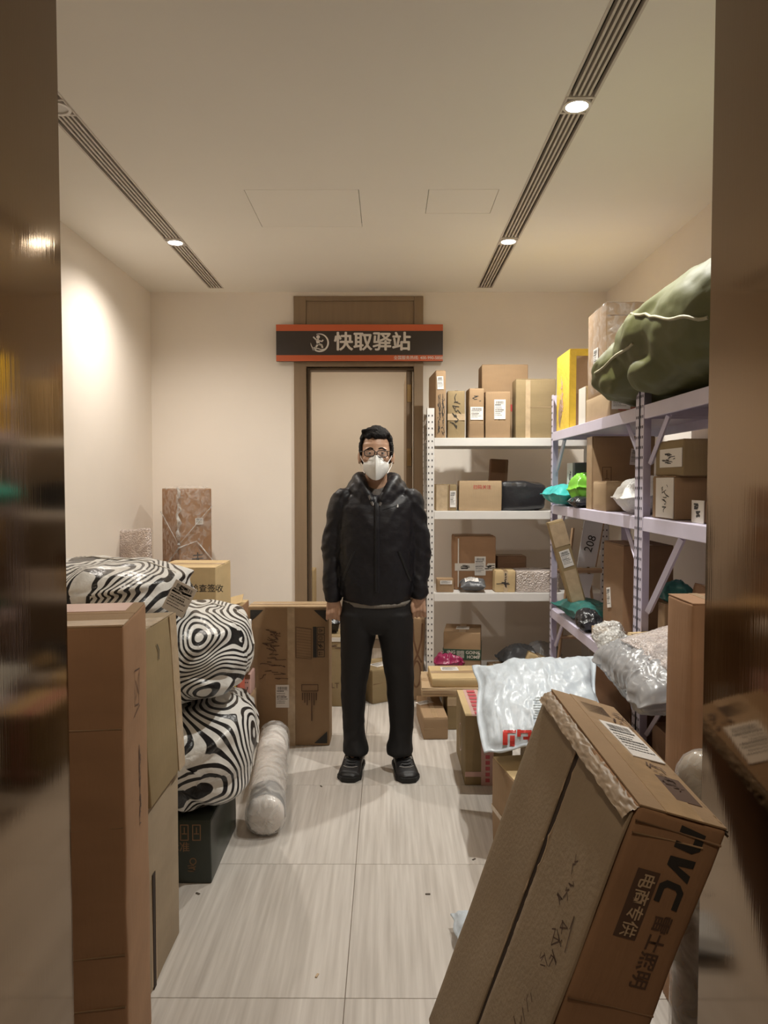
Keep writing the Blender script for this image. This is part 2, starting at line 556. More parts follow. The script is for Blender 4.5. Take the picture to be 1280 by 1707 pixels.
def decorate(root, size, deco, off=0.0012, part=None, bv=None):
    """stick tape, labels, print and flaps on a box's faces; (kind, face, ...) with u, v as fractions of the face"""
    P = part or root
    for i, e in enumerate(deco):
        k, fc = e[0], e[1]
        O, U, V, N, fu, fv = face_frame(fc, *size)
        z = off + 0.0002 * i
        lift = .0007 + .0001 * i + (.0038 if any(q[0] == 'flaps' and q[1] == fc for q in deco) else 0) + (.0022 if any(q[0] == 'tape' and q[1] == fc for q in deco) else 0) + (off - .003 if bv is None else 0)
        if k == 'tape':                       # u0, v0, u1, v1, material
            u0, v0, u1, v1 = e[2:6]
            mt = e[6] if len(e) > 6 else 'tape'
            w_, h_ = abs(u1 - u0) * fu, abs(v1 - v0) * fv
            vf = box_vf(-w_ / 2, w_ / 2, -h_ / 2, h_ / 2, -.002, 0.0006)
            o = mesh_obj('packing_tape', *vf, mt, P)
            o.matrix_local = on_face(size, fc, (u0 + u1) / 2, (v0 + v1) / 2, z)
        elif k == 'label':                    # u, v, w, h, rot, seed
            u, v, w_, h_ = e[2:6]
            rot = e[6] if len(e) > 6 else 0
            sd = e[7] if len(e) > 7 else 1
            o = mesh_obj('shipping_label', *box_vf(-w_ / 2, w_ / 2, -h_ / 2, h_ / 2, -.001, 0.0012), 'paper', P)
            o.matrix_local = on_face(size, fc, u, v, z + .001, rot)
            if part is None or True:
                p = use('label_print', label_print(sd), o)
                p.matrix_local = Matrix.Translation((0, 0, .0016)) @ Matrix.Diagonal((w_, h_, 1, 1))
        elif k == 'text':                     # u, v, size, string, rot, material, bold
            u, v, sz, s = e[2:6]
            rot = e[6] if len(e) > 6 else 0
            mt = e[7] if len(e) > 7 else 'ink'
            bo = e[8] if len(e) > 8 else 0.015
            M_ = on_face(size, fc, u, v, z + .0018, rot)
            use('printed_text', lay_on(bv, text_mesh(s, sz, mt, bo), M_, lift, fc, size), P, M_)
        elif k == 'scrib':                    # u, v, w, h, seed, rot, material, n, wd
            u, v, w_, h_, sd = e[2:7]
            rot = e[7] if len(e) > 7 else 0
            mt = e[8] if len(e) > 8 else 'ink'
            n = e[9] if len(e) > 9 else 7
            wd_ = e[10] if len(e) > 10 else 0.004
            M_ = on_face(size, fc, u, v, z + .0018, rot)
            use('handwriting', lay_on(bv, scribble_mesh(w_, h_, sd, mt, n, wd_), M_, lift, fc, size), P, M_)
        elif k == 'patch':                    # u0, v0, u1, v1, material, name : printed block
            u0, v0, u1, v1, mt, nm = e[2:8]
            w_, h_ = abs(u1 - u0) * fu, abs(v1 - v0) * fv
            o = mesh_obj(nm, *box_vf(-w_ / 2, w_ / 2, -h_ / 2, h_ / 2, -.001, 0.0004), mt, P)
            o.matrix_local = on_face(size, fc, (u0 + u1) / 2, (v0 + v1) / 2, z)
        elif k == 'poly':                     # printed polygon in fractions
            pts, mt, nm = e[2], e[3], e[4]
            Vv = [((u - .5) * fu, (v - .5) * fv, 0) for u, v in pts]
            M_ = on_face(size, fc, .5, .5, z + .0015)
            use(nm, lay_on(bv, mesh_data(nm, Vv, [tuple(range(len(Vv)))], mt), M_, lift, fc, size), P, M_)
        elif k == 'lines':                    # printed line work: list of polylines in fractions, width, material, name
            lns, wd_, mt, nm = e[2:6]
            L2 = [[((u - .5) * fu, (v - .5) * fv) for u, v in ln] for ln in lns]
            M_ = on_face(size, fc, .5, .5, z + .0016)
            use(nm, lay_on(bv, mesh_data(nm, *strokes_vf(L2, wd_), mt), M_, lift, fc, size), P, M_)
        elif k == 'flaps':                    # axis 'u' or 'v' along which the seam runs, material, gap
            ax = e[2]; mt = e[3]; gp = e[4] if len(e) > 4 else 0.004
            for s in (-1, 1):
                if ax == 'u':
                    w_, h_ = fu - .004, fv / 2 - gp / 2 - .002
                    cc = (0, s * (gp / 2 + h_ / 2))
                else:
                    w_, h_ = fu / 2 - gp / 2 - .002, fv - .004
                    cc = (s * (gp / 2 + w_ / 2), 0)
                V2, F2 = rbox_vf(w_, h_, .004, .0012, 1, amp=.0008, seed=i)
                o = mesh_obj('flap', V2, F2, mt, P)
                o.matrix_local = on_face(size, fc, .5, .5, -.0012) @ Matrix.Translation((cc[0], cc[1], 0))
        elif k == 'crease':                   # u0, v0, u1, v1 : pressed fold lines standing slightly proud
            u0, v0, u1, v1 = e[2:6]
            a = Vector(((u0 - .5) * fu, (v0 - .5) * fv, 0)); b = Vector(((u1 - .5) * fu, (v1 - .5) * fv, 0))
            vf = tube_vf([a, (a + b) / 2 + Vector((0.002, .002, .0)), b], .0022, 6)
            o = mesh_obj('crease', *vf, e[6], P, True)
            o.matrix_local = on_face(size, fc, .5, .5, .0)


_CN = [0]


def carton(label, X, Y, Z, m='kraft', deco=(), rz=0.0, rx=0.0, ry=0.0, r=0.006, amp=0.0025, bulge=0.002,
           name='carton', cat='carton', group=None, top=True, c=None, cuts=3):
    """a box between world ranges X, Y, Z (before turning); its bottom centre is the thing's origin"""
    w, d, h = X[1] - X[0], Y[1] - Y[0], Z[1] - Z[0]
    _CN[0] += 1
    cc = ((X[0] + X[1]) / 2, (Y[0] + Y[1]) / 2, Z[0])
    t = thing(name, label, cat, cc, (rx, ry, rz), group)
    bV, bF = rbox_vf(w, d, h, r, cuts, amp, bulge, _CN[0])
    mesh_obj('box_body', bV, bF, m, t, True)
    dd = list(deco)
    if top and not any(e[1] == 'T' and e[0] in ('flaps', 'tape') for e in dd):
        dd = [('flaps', 'T', 'u' if w >= d else 'v', m)] + dd
        dd.append(('tape', 'T', 0.01, .41, .99, .59) if w >= d else ('tape', 'T', .41, .01, .59, .99))
    decorate(t, (w, d, h), dd, off=.0015 + bulge * .6, bv=BVHTree.FromPolygons([tuple(v) for v in bV], bF))
    return t


def rng(x0, x1, yt, yb, Y, dep, zb=None):
    """world ranges of a box whose front face shows between these picture columns and rows at distance Y"""
    ym = (yt + yb) / 2
    a, b = at(x0, ym, Y=Y), at(x1, ym, Y=Y)
    z1 = at(x0, yt, Y=Y).z
    z0 = at(x0, yb, Y=Y).z if zb is None else zb
    return (a.x, b.x), (Y, Y + dep), (z0, z1)


def bag_vf(w, l, t, seed=0, crumple=0.012, nu=34, nv=34, p=3.0, rim=0.10, deform=None, fold=(1, 1)):
    """a flat plastic bag: swollen middle, thin sealed rim, crumpled"""
    V, F = [], []
    s = Vector((seed * 5.3, seed * 2.1, seed * 7.7))

    def pt(i, j, side):
        u, v = -1 + 2 * i / nu, -1 + 2 * j / nv
        bu = max(0.0, 1 - (abs(u) / (1 - rim)) ** p); bv = max(0.0, 1 - (abs(v) / (1 - rim)) ** p)
        hgt = t / 2 * (bu * bv) ** .42
        x, y = u * w / 2, v * l / 2
        q = Vector((x, y, 0)) * (1.0 / max(.12, min(w, l))) * 2.2
        q = Vector((q.x * fold[0], q.y * fold[1], 0)) + s
        n1 = noise.noise(q * 1.6); n2 = 1 - abs(noise.noise(q * 3.0 + Vector((4, 0, side * 2)))) * 2
        n3 = 1 - abs(noise.noise(q * 6.5 + Vector((0, 7, side * 3)))) * 2
        k = crumple * (.9 * n2 + .45 * n3)
        e = crumple * 2.0
        x += e * noise.noise(q * 1.3 + Vector((20, 0, 0))); y += e * noise.noise(q * 1.3 + Vector((0, 20, 0)))
        z = side * (hgt + .0015) + side * k * (hgt / (t / 2) if side < 0 else (.35 + .65 * hgt / (t / 2))) + n1 * crumple * .8
        z += .7 * crumple * noise.noise(q * .9 + Vector((3, 3, 3)))
        P = Vector((x, y, z))
        return deform(P) if deform else P
    for side in (1, -1):
        base = len(V)
        for j in range(nv + 1):
            for i in range(nu + 1):
                V.append(pt(i, j, side))
        for j in range(nv):
            for i in range(nu):
                q = (base + j * (nu + 1) + i, base + j * (nu + 1) + i + 1, base + (j + 1) * (nu + 1) + i + 1, base + (j + 1) * (nu + 1) + i)
                F.append(q if side > 0 else tuple(reversed(q)))
    n = (nu + 1) * (nv + 1)
    ring = [i for i in range(nu + 1)] + [j * (nu + 1) + nu for j in range(1, nv + 1)] + \
           [nv * (nu + 1) + i for i in range(nu - 1, -1, -1)] + [j * (nu + 1) for j in range(nv - 1, 0, -1)]
    for a, b in zip(ring, ring[1:] + ring[:1]):
        F.append((a, a + n, b + n, b))
    return V, F


def bag(label, loc, size, rot=(0, 0, 0), m='poly_grey', seed=1, crumple=0.012, name='mailer_bag', cat='mailer bag',
        deform=None, lab=None, nu=34, nv=34, rim=.1, group=None, p=3.0, fold=(1, 1)):
    t = thing(name, label, cat, loc, rot, group)
    V, F = bag_vf(*size, seed, crumple, nu, nv, p, rim, deform, fold)
    zmin = min(v[2] for v in V)
    V = [Vector(v) - Vector((0, 0, zmin)) for v in V]
    b = mesh_obj('bag_skin', V, F, m, t, True)
    if lab:                                   # (x, y, w, h, rot, seed)
        bv = BVHTree.FromPolygons([tuple(v) for v in V], F)
        x, y, w_, h_, ro, sd = lab
        drape_label(t, bv, x, y, w_, h_, ro, sd)
    return t


def drape_label(t, bv, x, y, w_, h_, ro, sd):
    """label that follows a bag's upper side"""
    def sheet(us, vs, off):
        V, F = [], []
        for v in vs:
            for u in us:
                a = math.cos(ro) * u - math.sin(ro) * v; b = math.sin(ro) * u + math.cos(ro) * v
                hit = bv.ray_cast(Vector((x + a, y + b, 2)), Vector((0, 0, -1)))[0]
                V.append(Vector((x + a, y + b, (hit.z if hit else 0) + off)))
        n = len(us)
        for j in range(len(vs) - 1):
            for i in range(n - 1):
                F.append((j * n + i, j * n + i + 1, (j + 1) * n + i + 1, (j + 1) * n + i))
        return V, F
    us = [-w_ / 2 + w_ * k / 8 for k in range(9)]; vs = [-h_ / 2 + h_ * k / 8 for k in range(9)]
    o = mesh_obj('shipping_label', *sheet(us, vs, .004), 'paper', t)
    rnd = random.Random(sd)
    parts = []
    for r in range(6):
        y0 = h_ * (.36 - .14 * r)
        e = rnd.uniform(.5, .9)
        us2 = [-w_ * .42 + w_ * e * k / 7 for k in range(8)]
        parts.append(sheet(us2, [y0, y0 + h_ * (.06 if r in (0, 2) else .03)], .0062))
    V, F = join_vf(parts)
    mesh_obj('label_print', V, F, 'ink', o)


def super_vf(a, b, c, e=0.6, nu=40, nv=28, amp=0.0, seed=0, freq=3.0, ridge=0.0):
    """soft bolster: superellipsoid with folds"""
    V, F = [], []
    sg = lambda x, k: math.copysign(abs(x) ** k, x)
    s = Vector((seed * 3.7, seed * 1.3, seed * 2.9))
    for j in range(nv + 1):
        ph = -PI / 2 + PI * j / nv
        for i in range(nu):
            th = 2 * PI * i / nu
            P = Vector((a * sg(math.cos(ph), e) * sg(math.cos(th), e), b * sg(math.cos(ph), e) * sg(math.sin(th), e), c * sg(math.sin(ph), e)))
            if amp:
                n = P.normalized()
                q = P * freq + s
                P = P + n * (amp * noise.noise(q) + ridge * (1 - 2 * abs(noise.noise(q * 2.1 + Vector((5, 1, 2))))))
            V.append(P)
    for j in range(nv):
        for i in range(nu):
            F.append((j * nu + i, j * nu + (i + 1) % nu, (j + 1) * nu + (i + 1) % nu, (j + 1) * nu + i))
    return V, F


def union(parts, voxel, smooth=6):
    """one continuous surface grown over overlapping closed shapes"""
    V, F = join_vf(parts)
    me = bpy.data.meshes.new('u'); me.from_pydata([tuple(v) for v in V], [], F); me.update()
    bm = bmesh.new(); bm.from_mesh(me)
    bmesh.ops.remove_doubles(bm, verts=bm.verts, dist=1e-5)
    bmesh.ops.recalc_face_normals(bm, faces=bm.faces)
    bm.to_mesh(me); bm.free()
    o = bpy.data.objects.new('u', me); COL.objects.link(o)
    md = o.modifiers.new('r', 'REMESH'); md.mode = 'VOXEL'; md.voxel_size = voxel
    if smooth:
        ms = o.modifiers.new('s', 'SMOOTH'); ms.iterations = smooth; ms.factor = .5
    dg = bpy.context.evaluated_depsgraph_get()
    ev = o.evaluated_get(dg).to_mesh()
    V2 = [v.co.copy() for v in ev.vertices]; F2 = [tuple(p.vertices) for p in ev.polygons]
    o.evaluated_get(dg).to_mesh_clear()
    bpy.data.objects.remove(o); bpy.data.meshes.remove(me)
    return V2, F2


def normals_of(V, F):
    N = [Vector((0, 0, 0)) for _ in V]
    for f in F:
        a, b, c = V[f[0]], V[f[1]], V[f[2]]
        n = (b - a).cross(c - a)
        for i in f:
            N[i] += n
    return [n.normalized() if n.length > 0 else Vector((0, 0, 1)) for n in N]


def capsule_vf(p0, p1, r0, r1, n=14):
    p0, p1 = Vector(p0), Vector(p1)
    t = (p1 - p0).normalized()
    pts, rad = [], []
    for k in range(5):
        a = PI / 2 * k / 5
        pts.append(p0 - t * (r0 * math.cos(a))); rad.append(max(r0 * math.sin(a), r0 * .05))
    pts.append(p0); rad.append(r0)
    pts.append(p1); rad.append(r1)
    for k in range(4, -1, -1):
        a = PI / 2 * k / 5
        pts.append(p1 + t * (r1 * math.cos(a))); rad.append(max(r1 * math.sin(a), r1 * .05))
    return tube_vf(pts, rad, n)


def ellip_vf(c, r, n=20, m=14, rotz=0.0):
    V, F = super_vf(r[0], r[1], r[2], 1.0, n, m)
    M = Matrix.Rotation(rotz, 3, 'Z')
    return [M @ v + Vector(c) for v in V], F


def loft_vf(rings, n=32, e=1.0):
    """closed skin through level ellipses (cx, cy, z, rx, ry)"""
    sg = lambda x, k: math.copysign(abs(x) ** k, x)
    V, F = [], []
    for (cx, cy, z, rx, ry) in rings:
        for k in range(n):
            a = 2 * PI * k / n
            V.append(Vector((cx + rx * sg(math.cos(a), e), cy + ry * sg(math.sin(a), e), z)))
    for j in range(len(rings) - 1):
        for k in range(n):
            F.append((j * n + k, j * n + (k + 1) % n, (j + 1) * n + (k + 1) % n, (j + 1) * n + k))
    F.append(tuple(reversed(range(n))))
    F.append(tuple(range((len(rings) - 1) * n, len(rings) * n)))
    return V, F

# ================================================================== the setting
XL, XR, YB, HC = -1.76, 1.63, 5.55, 2.905      # left wall, right wall, back wall, ceiling height
YJ, YC = 1.52, 1.10                            # room side and corridor side of the doorway wall
JL, JR, JH = -0.663, 0.656, 2.62               # doorway


def plate(name, xs, ys, z0, z1, holes, m, axis='z', parent=None, kind='structure'):
    """slab with rectangular holes; axis names the slab's normal"""
    gx = sorted(set([xs[0], xs[1]] + [v for h in holes for v in h[:2]]))
    gy = sorted(set([ys[0], ys[1]] + [v for h in holes for v in h[2:]]))
    lst = []
    for i in range(len(gx) - 1):
        for j in range(len(gy) - 1):
            cx, cy = (gx[i] + gx[i + 1]) / 2, (gy[j] + gy[j + 1]) / 2
            if any(h[0] < cx < h[1] and h[2] < cy < h[3] for h in holes):
                continue
            if axis == 'z': lst.append((gx[i], gx[i + 1], gy[j], gy[j + 1], z0, z1))
            elif axis == 'y': lst.append((gx[i], gx[i + 1], z0, z1, gy[j], gy[j + 1]))
            else: lst.append((z0, z1, gx[i], gx[i + 1], gy[j], gy[j + 1]))
    o = boxes(name, lst, m, parent)
    bm = bmesh.new(); bm.from_mesh(o.data)
    bmesh.ops.remove_doubles(bm, verts=bm.verts, dist=1e-5)
    # drop the inner walls between neighbouring cells
    seen = {}
    for f in bm.faces:
        seen.setdefault(tuple(sorted(v.index for v in f.verts)), []).append(f)
    kill = [f for fs in seen.values() if len(fs) > 1 for f in fs]
    if kill:
        bmesh.ops.delete(bm, geom=kill, context='FACES')
    bm.to_mesh(o.data); bm.free()
    return tag(o, kind=kind)


# floor: grout bed with separate stone tiles laid on it
floor = tag(boxes('floor', [(XL - .1, XR + .1, -1.7, 7.2, -.06, -.006)], 'grout'), kind='structure')
TS = 0.755
tile_me = mesh_data('tile', *rbox_vf(TS - .0022, TS - .0022, .012, .0012, 0), 'tile')
for ix in range(-3, 3):
    for iy in range(-6, 7):
        cx = -.122 + TS * (ix + .5); cy = 2.845 + TS * (iy + .5)
        if cx - TS / 2 > XR or cx + TS / 2 < XL or cy + TS / 2 > 7.2:
            continue
        use('tile', tile_me, floor, Matrix.Translation((cx, cy, -.012)))

TRK = {'left': (-1.24, .055), 'right': (.708, .056)}
TY0, TY1 = 1.75, 5.43
P1 = (-.690, -.136, 3.62, 4.14)
P2 = (.200, .540, 3.62, 3.94)
holes = [(x - h, x + h, TY0, TY1) for x, h in TRK.values()] + [P1, P2]
plate('ceiling', (XL - .1, XR + .1), (YJ - .02, YB + .1), HC, HC + .04, holes, 'ceiling_paint')
plate('wall_left', (YC, YB + .1), (0, HC + .04), XL - .1, XL, [], 'wall_paint', 'x')
plate('wall_right', (YC, YB + .1), (0, HC + .04), XR, XR + .1, [], 'wall_paint', 'x')
DX0, DX1, DZ = -.600, .200, 2.355
plate('wall_back', (XL, XR), (0, HC + .04), YB, YB + .12, [(DX0, DX1, 0, DZ)], 'wall_paint', 'y')
plate('wall_front', (XL, XR), (0, HC + .04), YC, YJ - .012, [(JL - .012, JR + .012, 0, JH + .012)], 'wall_paint', 'y')
# polished metal lining of the doorway
tr = tag(thing('trim_1', None, None), kind='structure')
boxes('jamb', [(JL - .012, JL, YC - .01, YJ, 0, JH + .012), (JL - .10, JL - .012, YJ - .012, YJ, 0, JH + .1)], 'bronze', tr)
boxes('jamb', [(JR, JR + .012, YC - .01, YJ, 0, JH + .012), (JR + .012, JR + .10, YJ - .012, YJ, 0, JH + .1)], 'bronze', tr)
boxes('head_lining', [(JL, JR, YC - .01, YJ, JH, JH + .012), (JL - .012, JR + .012, YJ - .012, YJ, JH + .012, JH + .1)], 'bronze', tr)
# corridor in which the photographer stands
plate('wall_corridor_left', (-1.7, YC), (0, 2.8), XL - .1, XL, [], 'casing', 'x')
plate('wall_corridor_right', (-1.7, YC), (0, 2.8), XR, XR + .1, [], 'casing', 'x')
plate('wall_corridor_back', (XL, XR), (0, 2.8), -1.7, -1.6, [], 'casing', 'y')
plate('ceiling_corridor', (XL - .1, XR + .1), (-1.7, YC), 2.75, 2.8, [], 'ceiling_paint')
# room behind the open door
plate('wall_back_room', (-1.5, 1.3), (0, 2.9), 7.0, 7.1, [], 'wall_paint', 'y')
plate('wall_back_room_left', (YB + .12, 7.0), (0, 2.9), -1.6, -1.5, [], 'wall_paint', 'x')
plate('wall_back_room_right', (YB + .12, 7.0), (0, 2.9), 1.3, 1.4, [], 'wall_paint', 'x')
plate('ceiling_back_room', (-1.6, 1.4), (YB + .12, 7.1), 2.82, 2.9, [], 'ceiling_paint')

# door casing with transom panel, open leaf
d1 = tag(thing('door_1', None, None), kind='structure')
ZT = 2.872
cas = 0.092
bbox('casing', (DX0 - cas, DX0, YB - .022, YB + .13, 0, ZT), 'casing', d1)
bbox('casing', (DX1, DX1 + .068, YB - .022, YB + .13, 0, ZT), 'casing', d1)
bbox('casing', (DX0, DX1, YB - .022, YB, ZT - .035, ZT), 'casing', d1)
bbox('casing', (DX0, DX1, YB - .022, YB + .13, DZ, DZ + .06), 'casing', d1)
bbox('transom_panel', (DX0, DX1, YB - .012, YB, DZ + .06, ZT - .035), 'casing', d1)
bbox('door_stop', (DX0, DX0 + .022, YB + .03, YB + .13, 0, DZ), 'casing_dark', d1)
bbox('door_stop', (DX0 + .022, DX1, YB + .03, YB + .13, DZ - .02, DZ), 'casing_dark', d1)
leaf = bbox('door_leaf', (DX1 - .055, DX1 - .008, YB + .05, YB + .82, .01, DZ - .025), 'door_leaf', d1)
for zz in (2.10, 1.62, .35):
    hg = boxes('hinge', [(DX1 - .048, DX1 - .016, YB + .044, YB + .051, zz, zz + .13)], 'brass', leaf)

# ------------------------------------------------------------------ ceiling fittings
SIDE = {'left': 'left', 'right': 'right'}
for sd, (x, hw) in TRK.items():
    t = thing('slot_diffuser', 'long white slotted air diffuser in the ceiling %s' % (
        'near the left wall' if sd == 'left' else 'above the metal shelving'), 'air vent', (x, TY0, HC))
    L_ = TY1 - TY0
    boxes('duct', [(-hw, hw, 0, L_, .085, .09), (-hw, -hw + .003, 0, L_, .004, .085), (hw - .003, hw, 0, L_, .004, .085),
                   (-hw, hw, 0, .003, .004, .085), (-hw, hw, L_ - .003, L_, .004, .085)], 'slot_dark', t)
    boxes('frame', [(-hw, -hw + .009, 0, L_, -.002, .02), (hw - .009, hw, 0, L_, -.002, .02),
                    (-hw + .009, hw - .009, 0, .012, -.002, .02), (-hw + .009, hw - .009, L_ - .012, L_, -.002, .02)], 'slat', t)
    n = 4
    for k in range(n):
        cx = -hw + .009 + (2 * hw - .018) * (k + 1) / (n + 1)
        boxes('slat', [(cx - .0042, cx + .0042, .012, L_ - .012, .0, .022)], 'slat', t)

plate_me = None
for (x, y, on, who) in ((.708, 2.822, True, 'right slot, nearer one'), (.708, 4.38, True, 'right slot, farther one'),
                        (-1.24, 4.39, True, 'left slot, lit one'), (-1.24, 2.83, False, 'left slot, unlit one by the door jamb')):
    t = thing('downlight', 'round recessed downlight in the %s' % who, 'downlight', (x, y, HC))
    hw = .052
    V, F = disc_vf(.044, 32, -.006, .05, .008)
    boxes('mounting_plate', [(-hw, hw, -.062, -.05, -.0045, .018), (-hw, hw, .05, .062, -.0045, .018),
                             (-hw, -.046, -.05, .05, -.0045, .018), (.046, hw, -.05, .05, -.0045, .018)], 'slat', t)
    mesh_obj('trim_ring', *disc_vf(.041, 32, -.008, .0525, .016), 'white_plastic', t, False)
    mesh_obj('lens', *disc_vf(.041, 32, -.003, None, .006), 'lens_on' if on else 'lens_off', t)
    mesh_obj('lamp_housing', *disc_vf(.046, 24, .02, None, .05), 'slot_dark', t)
    if on:
        ld = bpy.data.lights.new('spot', 'SPOT')
        ld.energy = LAMP_RIGHT if x > 0 else LAMP_LEFT
        ld.color = (1.0, .975, .90) if x > 0 else (1.0, .915, .82)
        ld.spot_size = R(150); ld.spot_blend = .85; ld.shadow_soft_size = .028
        lo = link(bpy.data.objects.new('lamp', ld), t)
        lo.location = (0, 0, -.014)
for (rect, who) in ((P1, 'larger'), (P2, 'smaller')):
    cx, cy = (rect[0] + rect[1]) / 2, (rect[2] + rect[3]) / 2
    w, d = rect[1] - rect[0], rect[3] - rect[2]
    t = thing('access_panel', '%s painted access panel flush in the ceiling' % who, 'access panel', (cx, cy, HC))
    boxes('panel', [(-w / 2 + .0028, w / 2 - .0028, -d / 2 + .0028, d / 2 - .0028, .0, .012)], 'ceiling_paint', t)
    boxes('frame', [(-w / 2, w / 2, -d / 2, d / 2, .02, .03)], 'slot_dark', t)

# corridor and back room lamps
for nm, p, e, c, lab in (('corridor', (0.15, .35, 2.745), LAMP_CORRIDOR, (1.0, .80, .58), 'round downlight in the corridor ceiling outside the doorway'),
                         ('back', (-.25, 5.98, 2.815), LAMP_BACK_ROOM, (1.0, .87, .70), 'round downlight in the room behind the open door')):
    t = thing('downlight', lab, 'downlight', p)
    mesh_obj('trim_ring', *disc_vf(.041, 24, -.008, .055, .01), 'white_plastic', t)
    mesh_obj('lens', *disc_vf(.041, 24, -.003, None, .004), 'lens_on', t)
    ld = bpy.data.lights.new('lamp', 'SPOT'); ld.energy = e; ld.color = c; ld.shadow_soft_size = .05
    ld.spot_size = R(165); ld.spot_blend = .6
    lo = link(bpy.data.objects.new('lamp', ld), t); lo.location = (0, 0, -.02)

# ------------------------------------------------------------------ sign above the door
a = at(460, 541, Y=YB - .055); b = at(738, 602, Y=YB - .055)
sw, sh = b.x - a.x, a.z - b.z
sg = thing('signboard', 'black and orange signboard with white Chinese lettering above the door', 'sign', ((a.x + b.x) / 2, YB - .055, b.z), (0, 0, 0))
boxes('board', [(-sw / 2, sw / 2, 0, .03, 0, sh)], 'sign_dark', sg)
boxes('orange_band', [(-sw / 2, sw / 2, -.0015, .0, sh * .825, sh)], 'sign_orange', sg)
boxes('orange_band', [(-sw / 2, sw / 2, -.0015, .0, 0, sh * .165)], 'sign_orange', sg)


def sign_m(u, v):
    return Matrix.Translation((-sw / 2 + sw * u, -.003, sh * v)) @ Matrix.Rotation(PI / 2, 4, 'X')


_tm = text_mesh('快取驿站', .142, 'sign_white', .004)
_vs = [v.co.copy() for v in _tm.vertices]; _fs = [tuple(p.vertices) for p in _tm.polygons]
use('lettering', mesh_data('lettering', *join_vf([([v + Vector((dx, dy, .0005 * i)) for v in _vs], _fs) for i, (dx, dy) in enumerate(((-.0034, 0), (.0034, 0), (0, .0028), (0, -.0028), (0, 0)))]), 'sign_white'), sg, sign_m(.578, .50))
use('phone_number', text_mesh('全国服务热线: 400-990-5858', .03, 'sign_white', .006), sg, sign_m(.853, .085))
# emblem: running figure inside a crescent
V, F = [], []
n = 40
for k in range(n + 1):
    an = R(112) - R(292) * k / n
    wdt = .0115 * math.sin(PI * min(1, max(0.02, k / n))) ** .55 + .0012
    for rr in (.068 - wdt, .068):
        V.append((rr * math.cos(an), rr * math.sin(an), 0))
for k in range(n):
    F.append((2 * k, 2 * k + 1, 2 * k + 3, 2 * k + 2))
P_ = [(V, F)]


def fat(pts, wd):
    return strokes_vf([pts], wd)


hd = [(-.012 + .0135 * math.cos(2 * PI * k / 16), .043 + .0135 * math.sin(2 * PI * k / 16), 0) for k in range(16)]
P_.append((hd, [tuple(range(16))]))
for pts, wd_ in (([(-.018, .022), (-.010, -.006)], .024), ([(-.024, .020), (-.046, .042)], .010), ([(-.008, .016), (.016, .010), (.024, .020)], .010),
                 ([(-.010, -.008), (.014, -.016), (.020, -.034)], .013), ([(-.014, -.010), (-.030, -.034), (-.052, -.044)], .013),
                 ([(-.05, -.052), (-.016, -.040), (.01, -.05), (.034, -.046)], .007)):
    P_.append(fat(pts, wd_))
use('emblem', mesh_data('emblem', *join_vf(P_), 'sign_white'), sg, sign_m(.262, .50))

# ------------------------------------------------------------------ slotted steel racks


def post_parts(parent, x, y, h, sx, sy, m, w=.05, t=.003):
    """upright of L section: flanges run from the corner towards sx and sy"""
    x2, y2 = x + sx * w, y + sy * .042
    po = boxes('post', [(min(x, x2), max(x, x2), min(y, y + sy * t), max(y, y + sy * t), 0, h),
                        (min(x, x + sx * t), max(x, x + sx * t), min(y, y2), max(y, y2), 0, h)], m, parent)
    lst = []
    z = .04
    while z < h - .03:
        for q in (.27, .73):
            cx = x + sx * w * q
            lst.append((cx - .0035, cx + .0035, y - sy * .0008 - .0004, y - sy * .0008 + .0004, z, z + .011))
            cy = y + sy * .042 * q
            lst.append((x - sx * .0008 - .0004, x - sx * .0008 + .0004, cy - .0035, cy + .0035, z, z + .011))
        z += .042
    V, F = join_vf([box_vf(*b) for b in lst])
    o = tag(mesh_obj('slot_holes', V, F, 'hole', po), kind='stuff')
    return po


# rack against the back wall
BX0, BX1, BY0, BY1 = .262, 1.47, 4.90, 5.36
LV_B = (.20, .758, 1.305, 1.789)
rk = thing('storage_rack', 'white slotted steel rack against the back wall beside the door', 'shelf', (0, 0, 0))
for (x, sx) in ((BX0, 1), (BX1, -1)):
    post_parts(rk, x, BY0, 1.985, sx, 1, 'rack_white')
    post_parts(rk, x, BY1, 1.985, sx, -1, 'rack_white')
for z in LV_B:
    sh_ = bbox('shelf_panel', (BX0 + .006, BX1 - .006, BY0 + .006, BY1 - .006, z - .012, z), 'rack_white', rk, .002)
    for yy in (BY0 + .004, BY1 - .014):
        bbox('shelf_beam', (BX0 + .051, BX1 - .051, yy - .003, yy + .012, z - .054, z), 'rack_white', rk, .002)
for z in (.1, 1.0, 1.9):
    for x in (BX0 + .006, BX1 - .02):
        boxes('side_brace', [(x, x + .014, BY0 + .045, BY1 - .045, z, z + .03)], 'rack_white', rk)

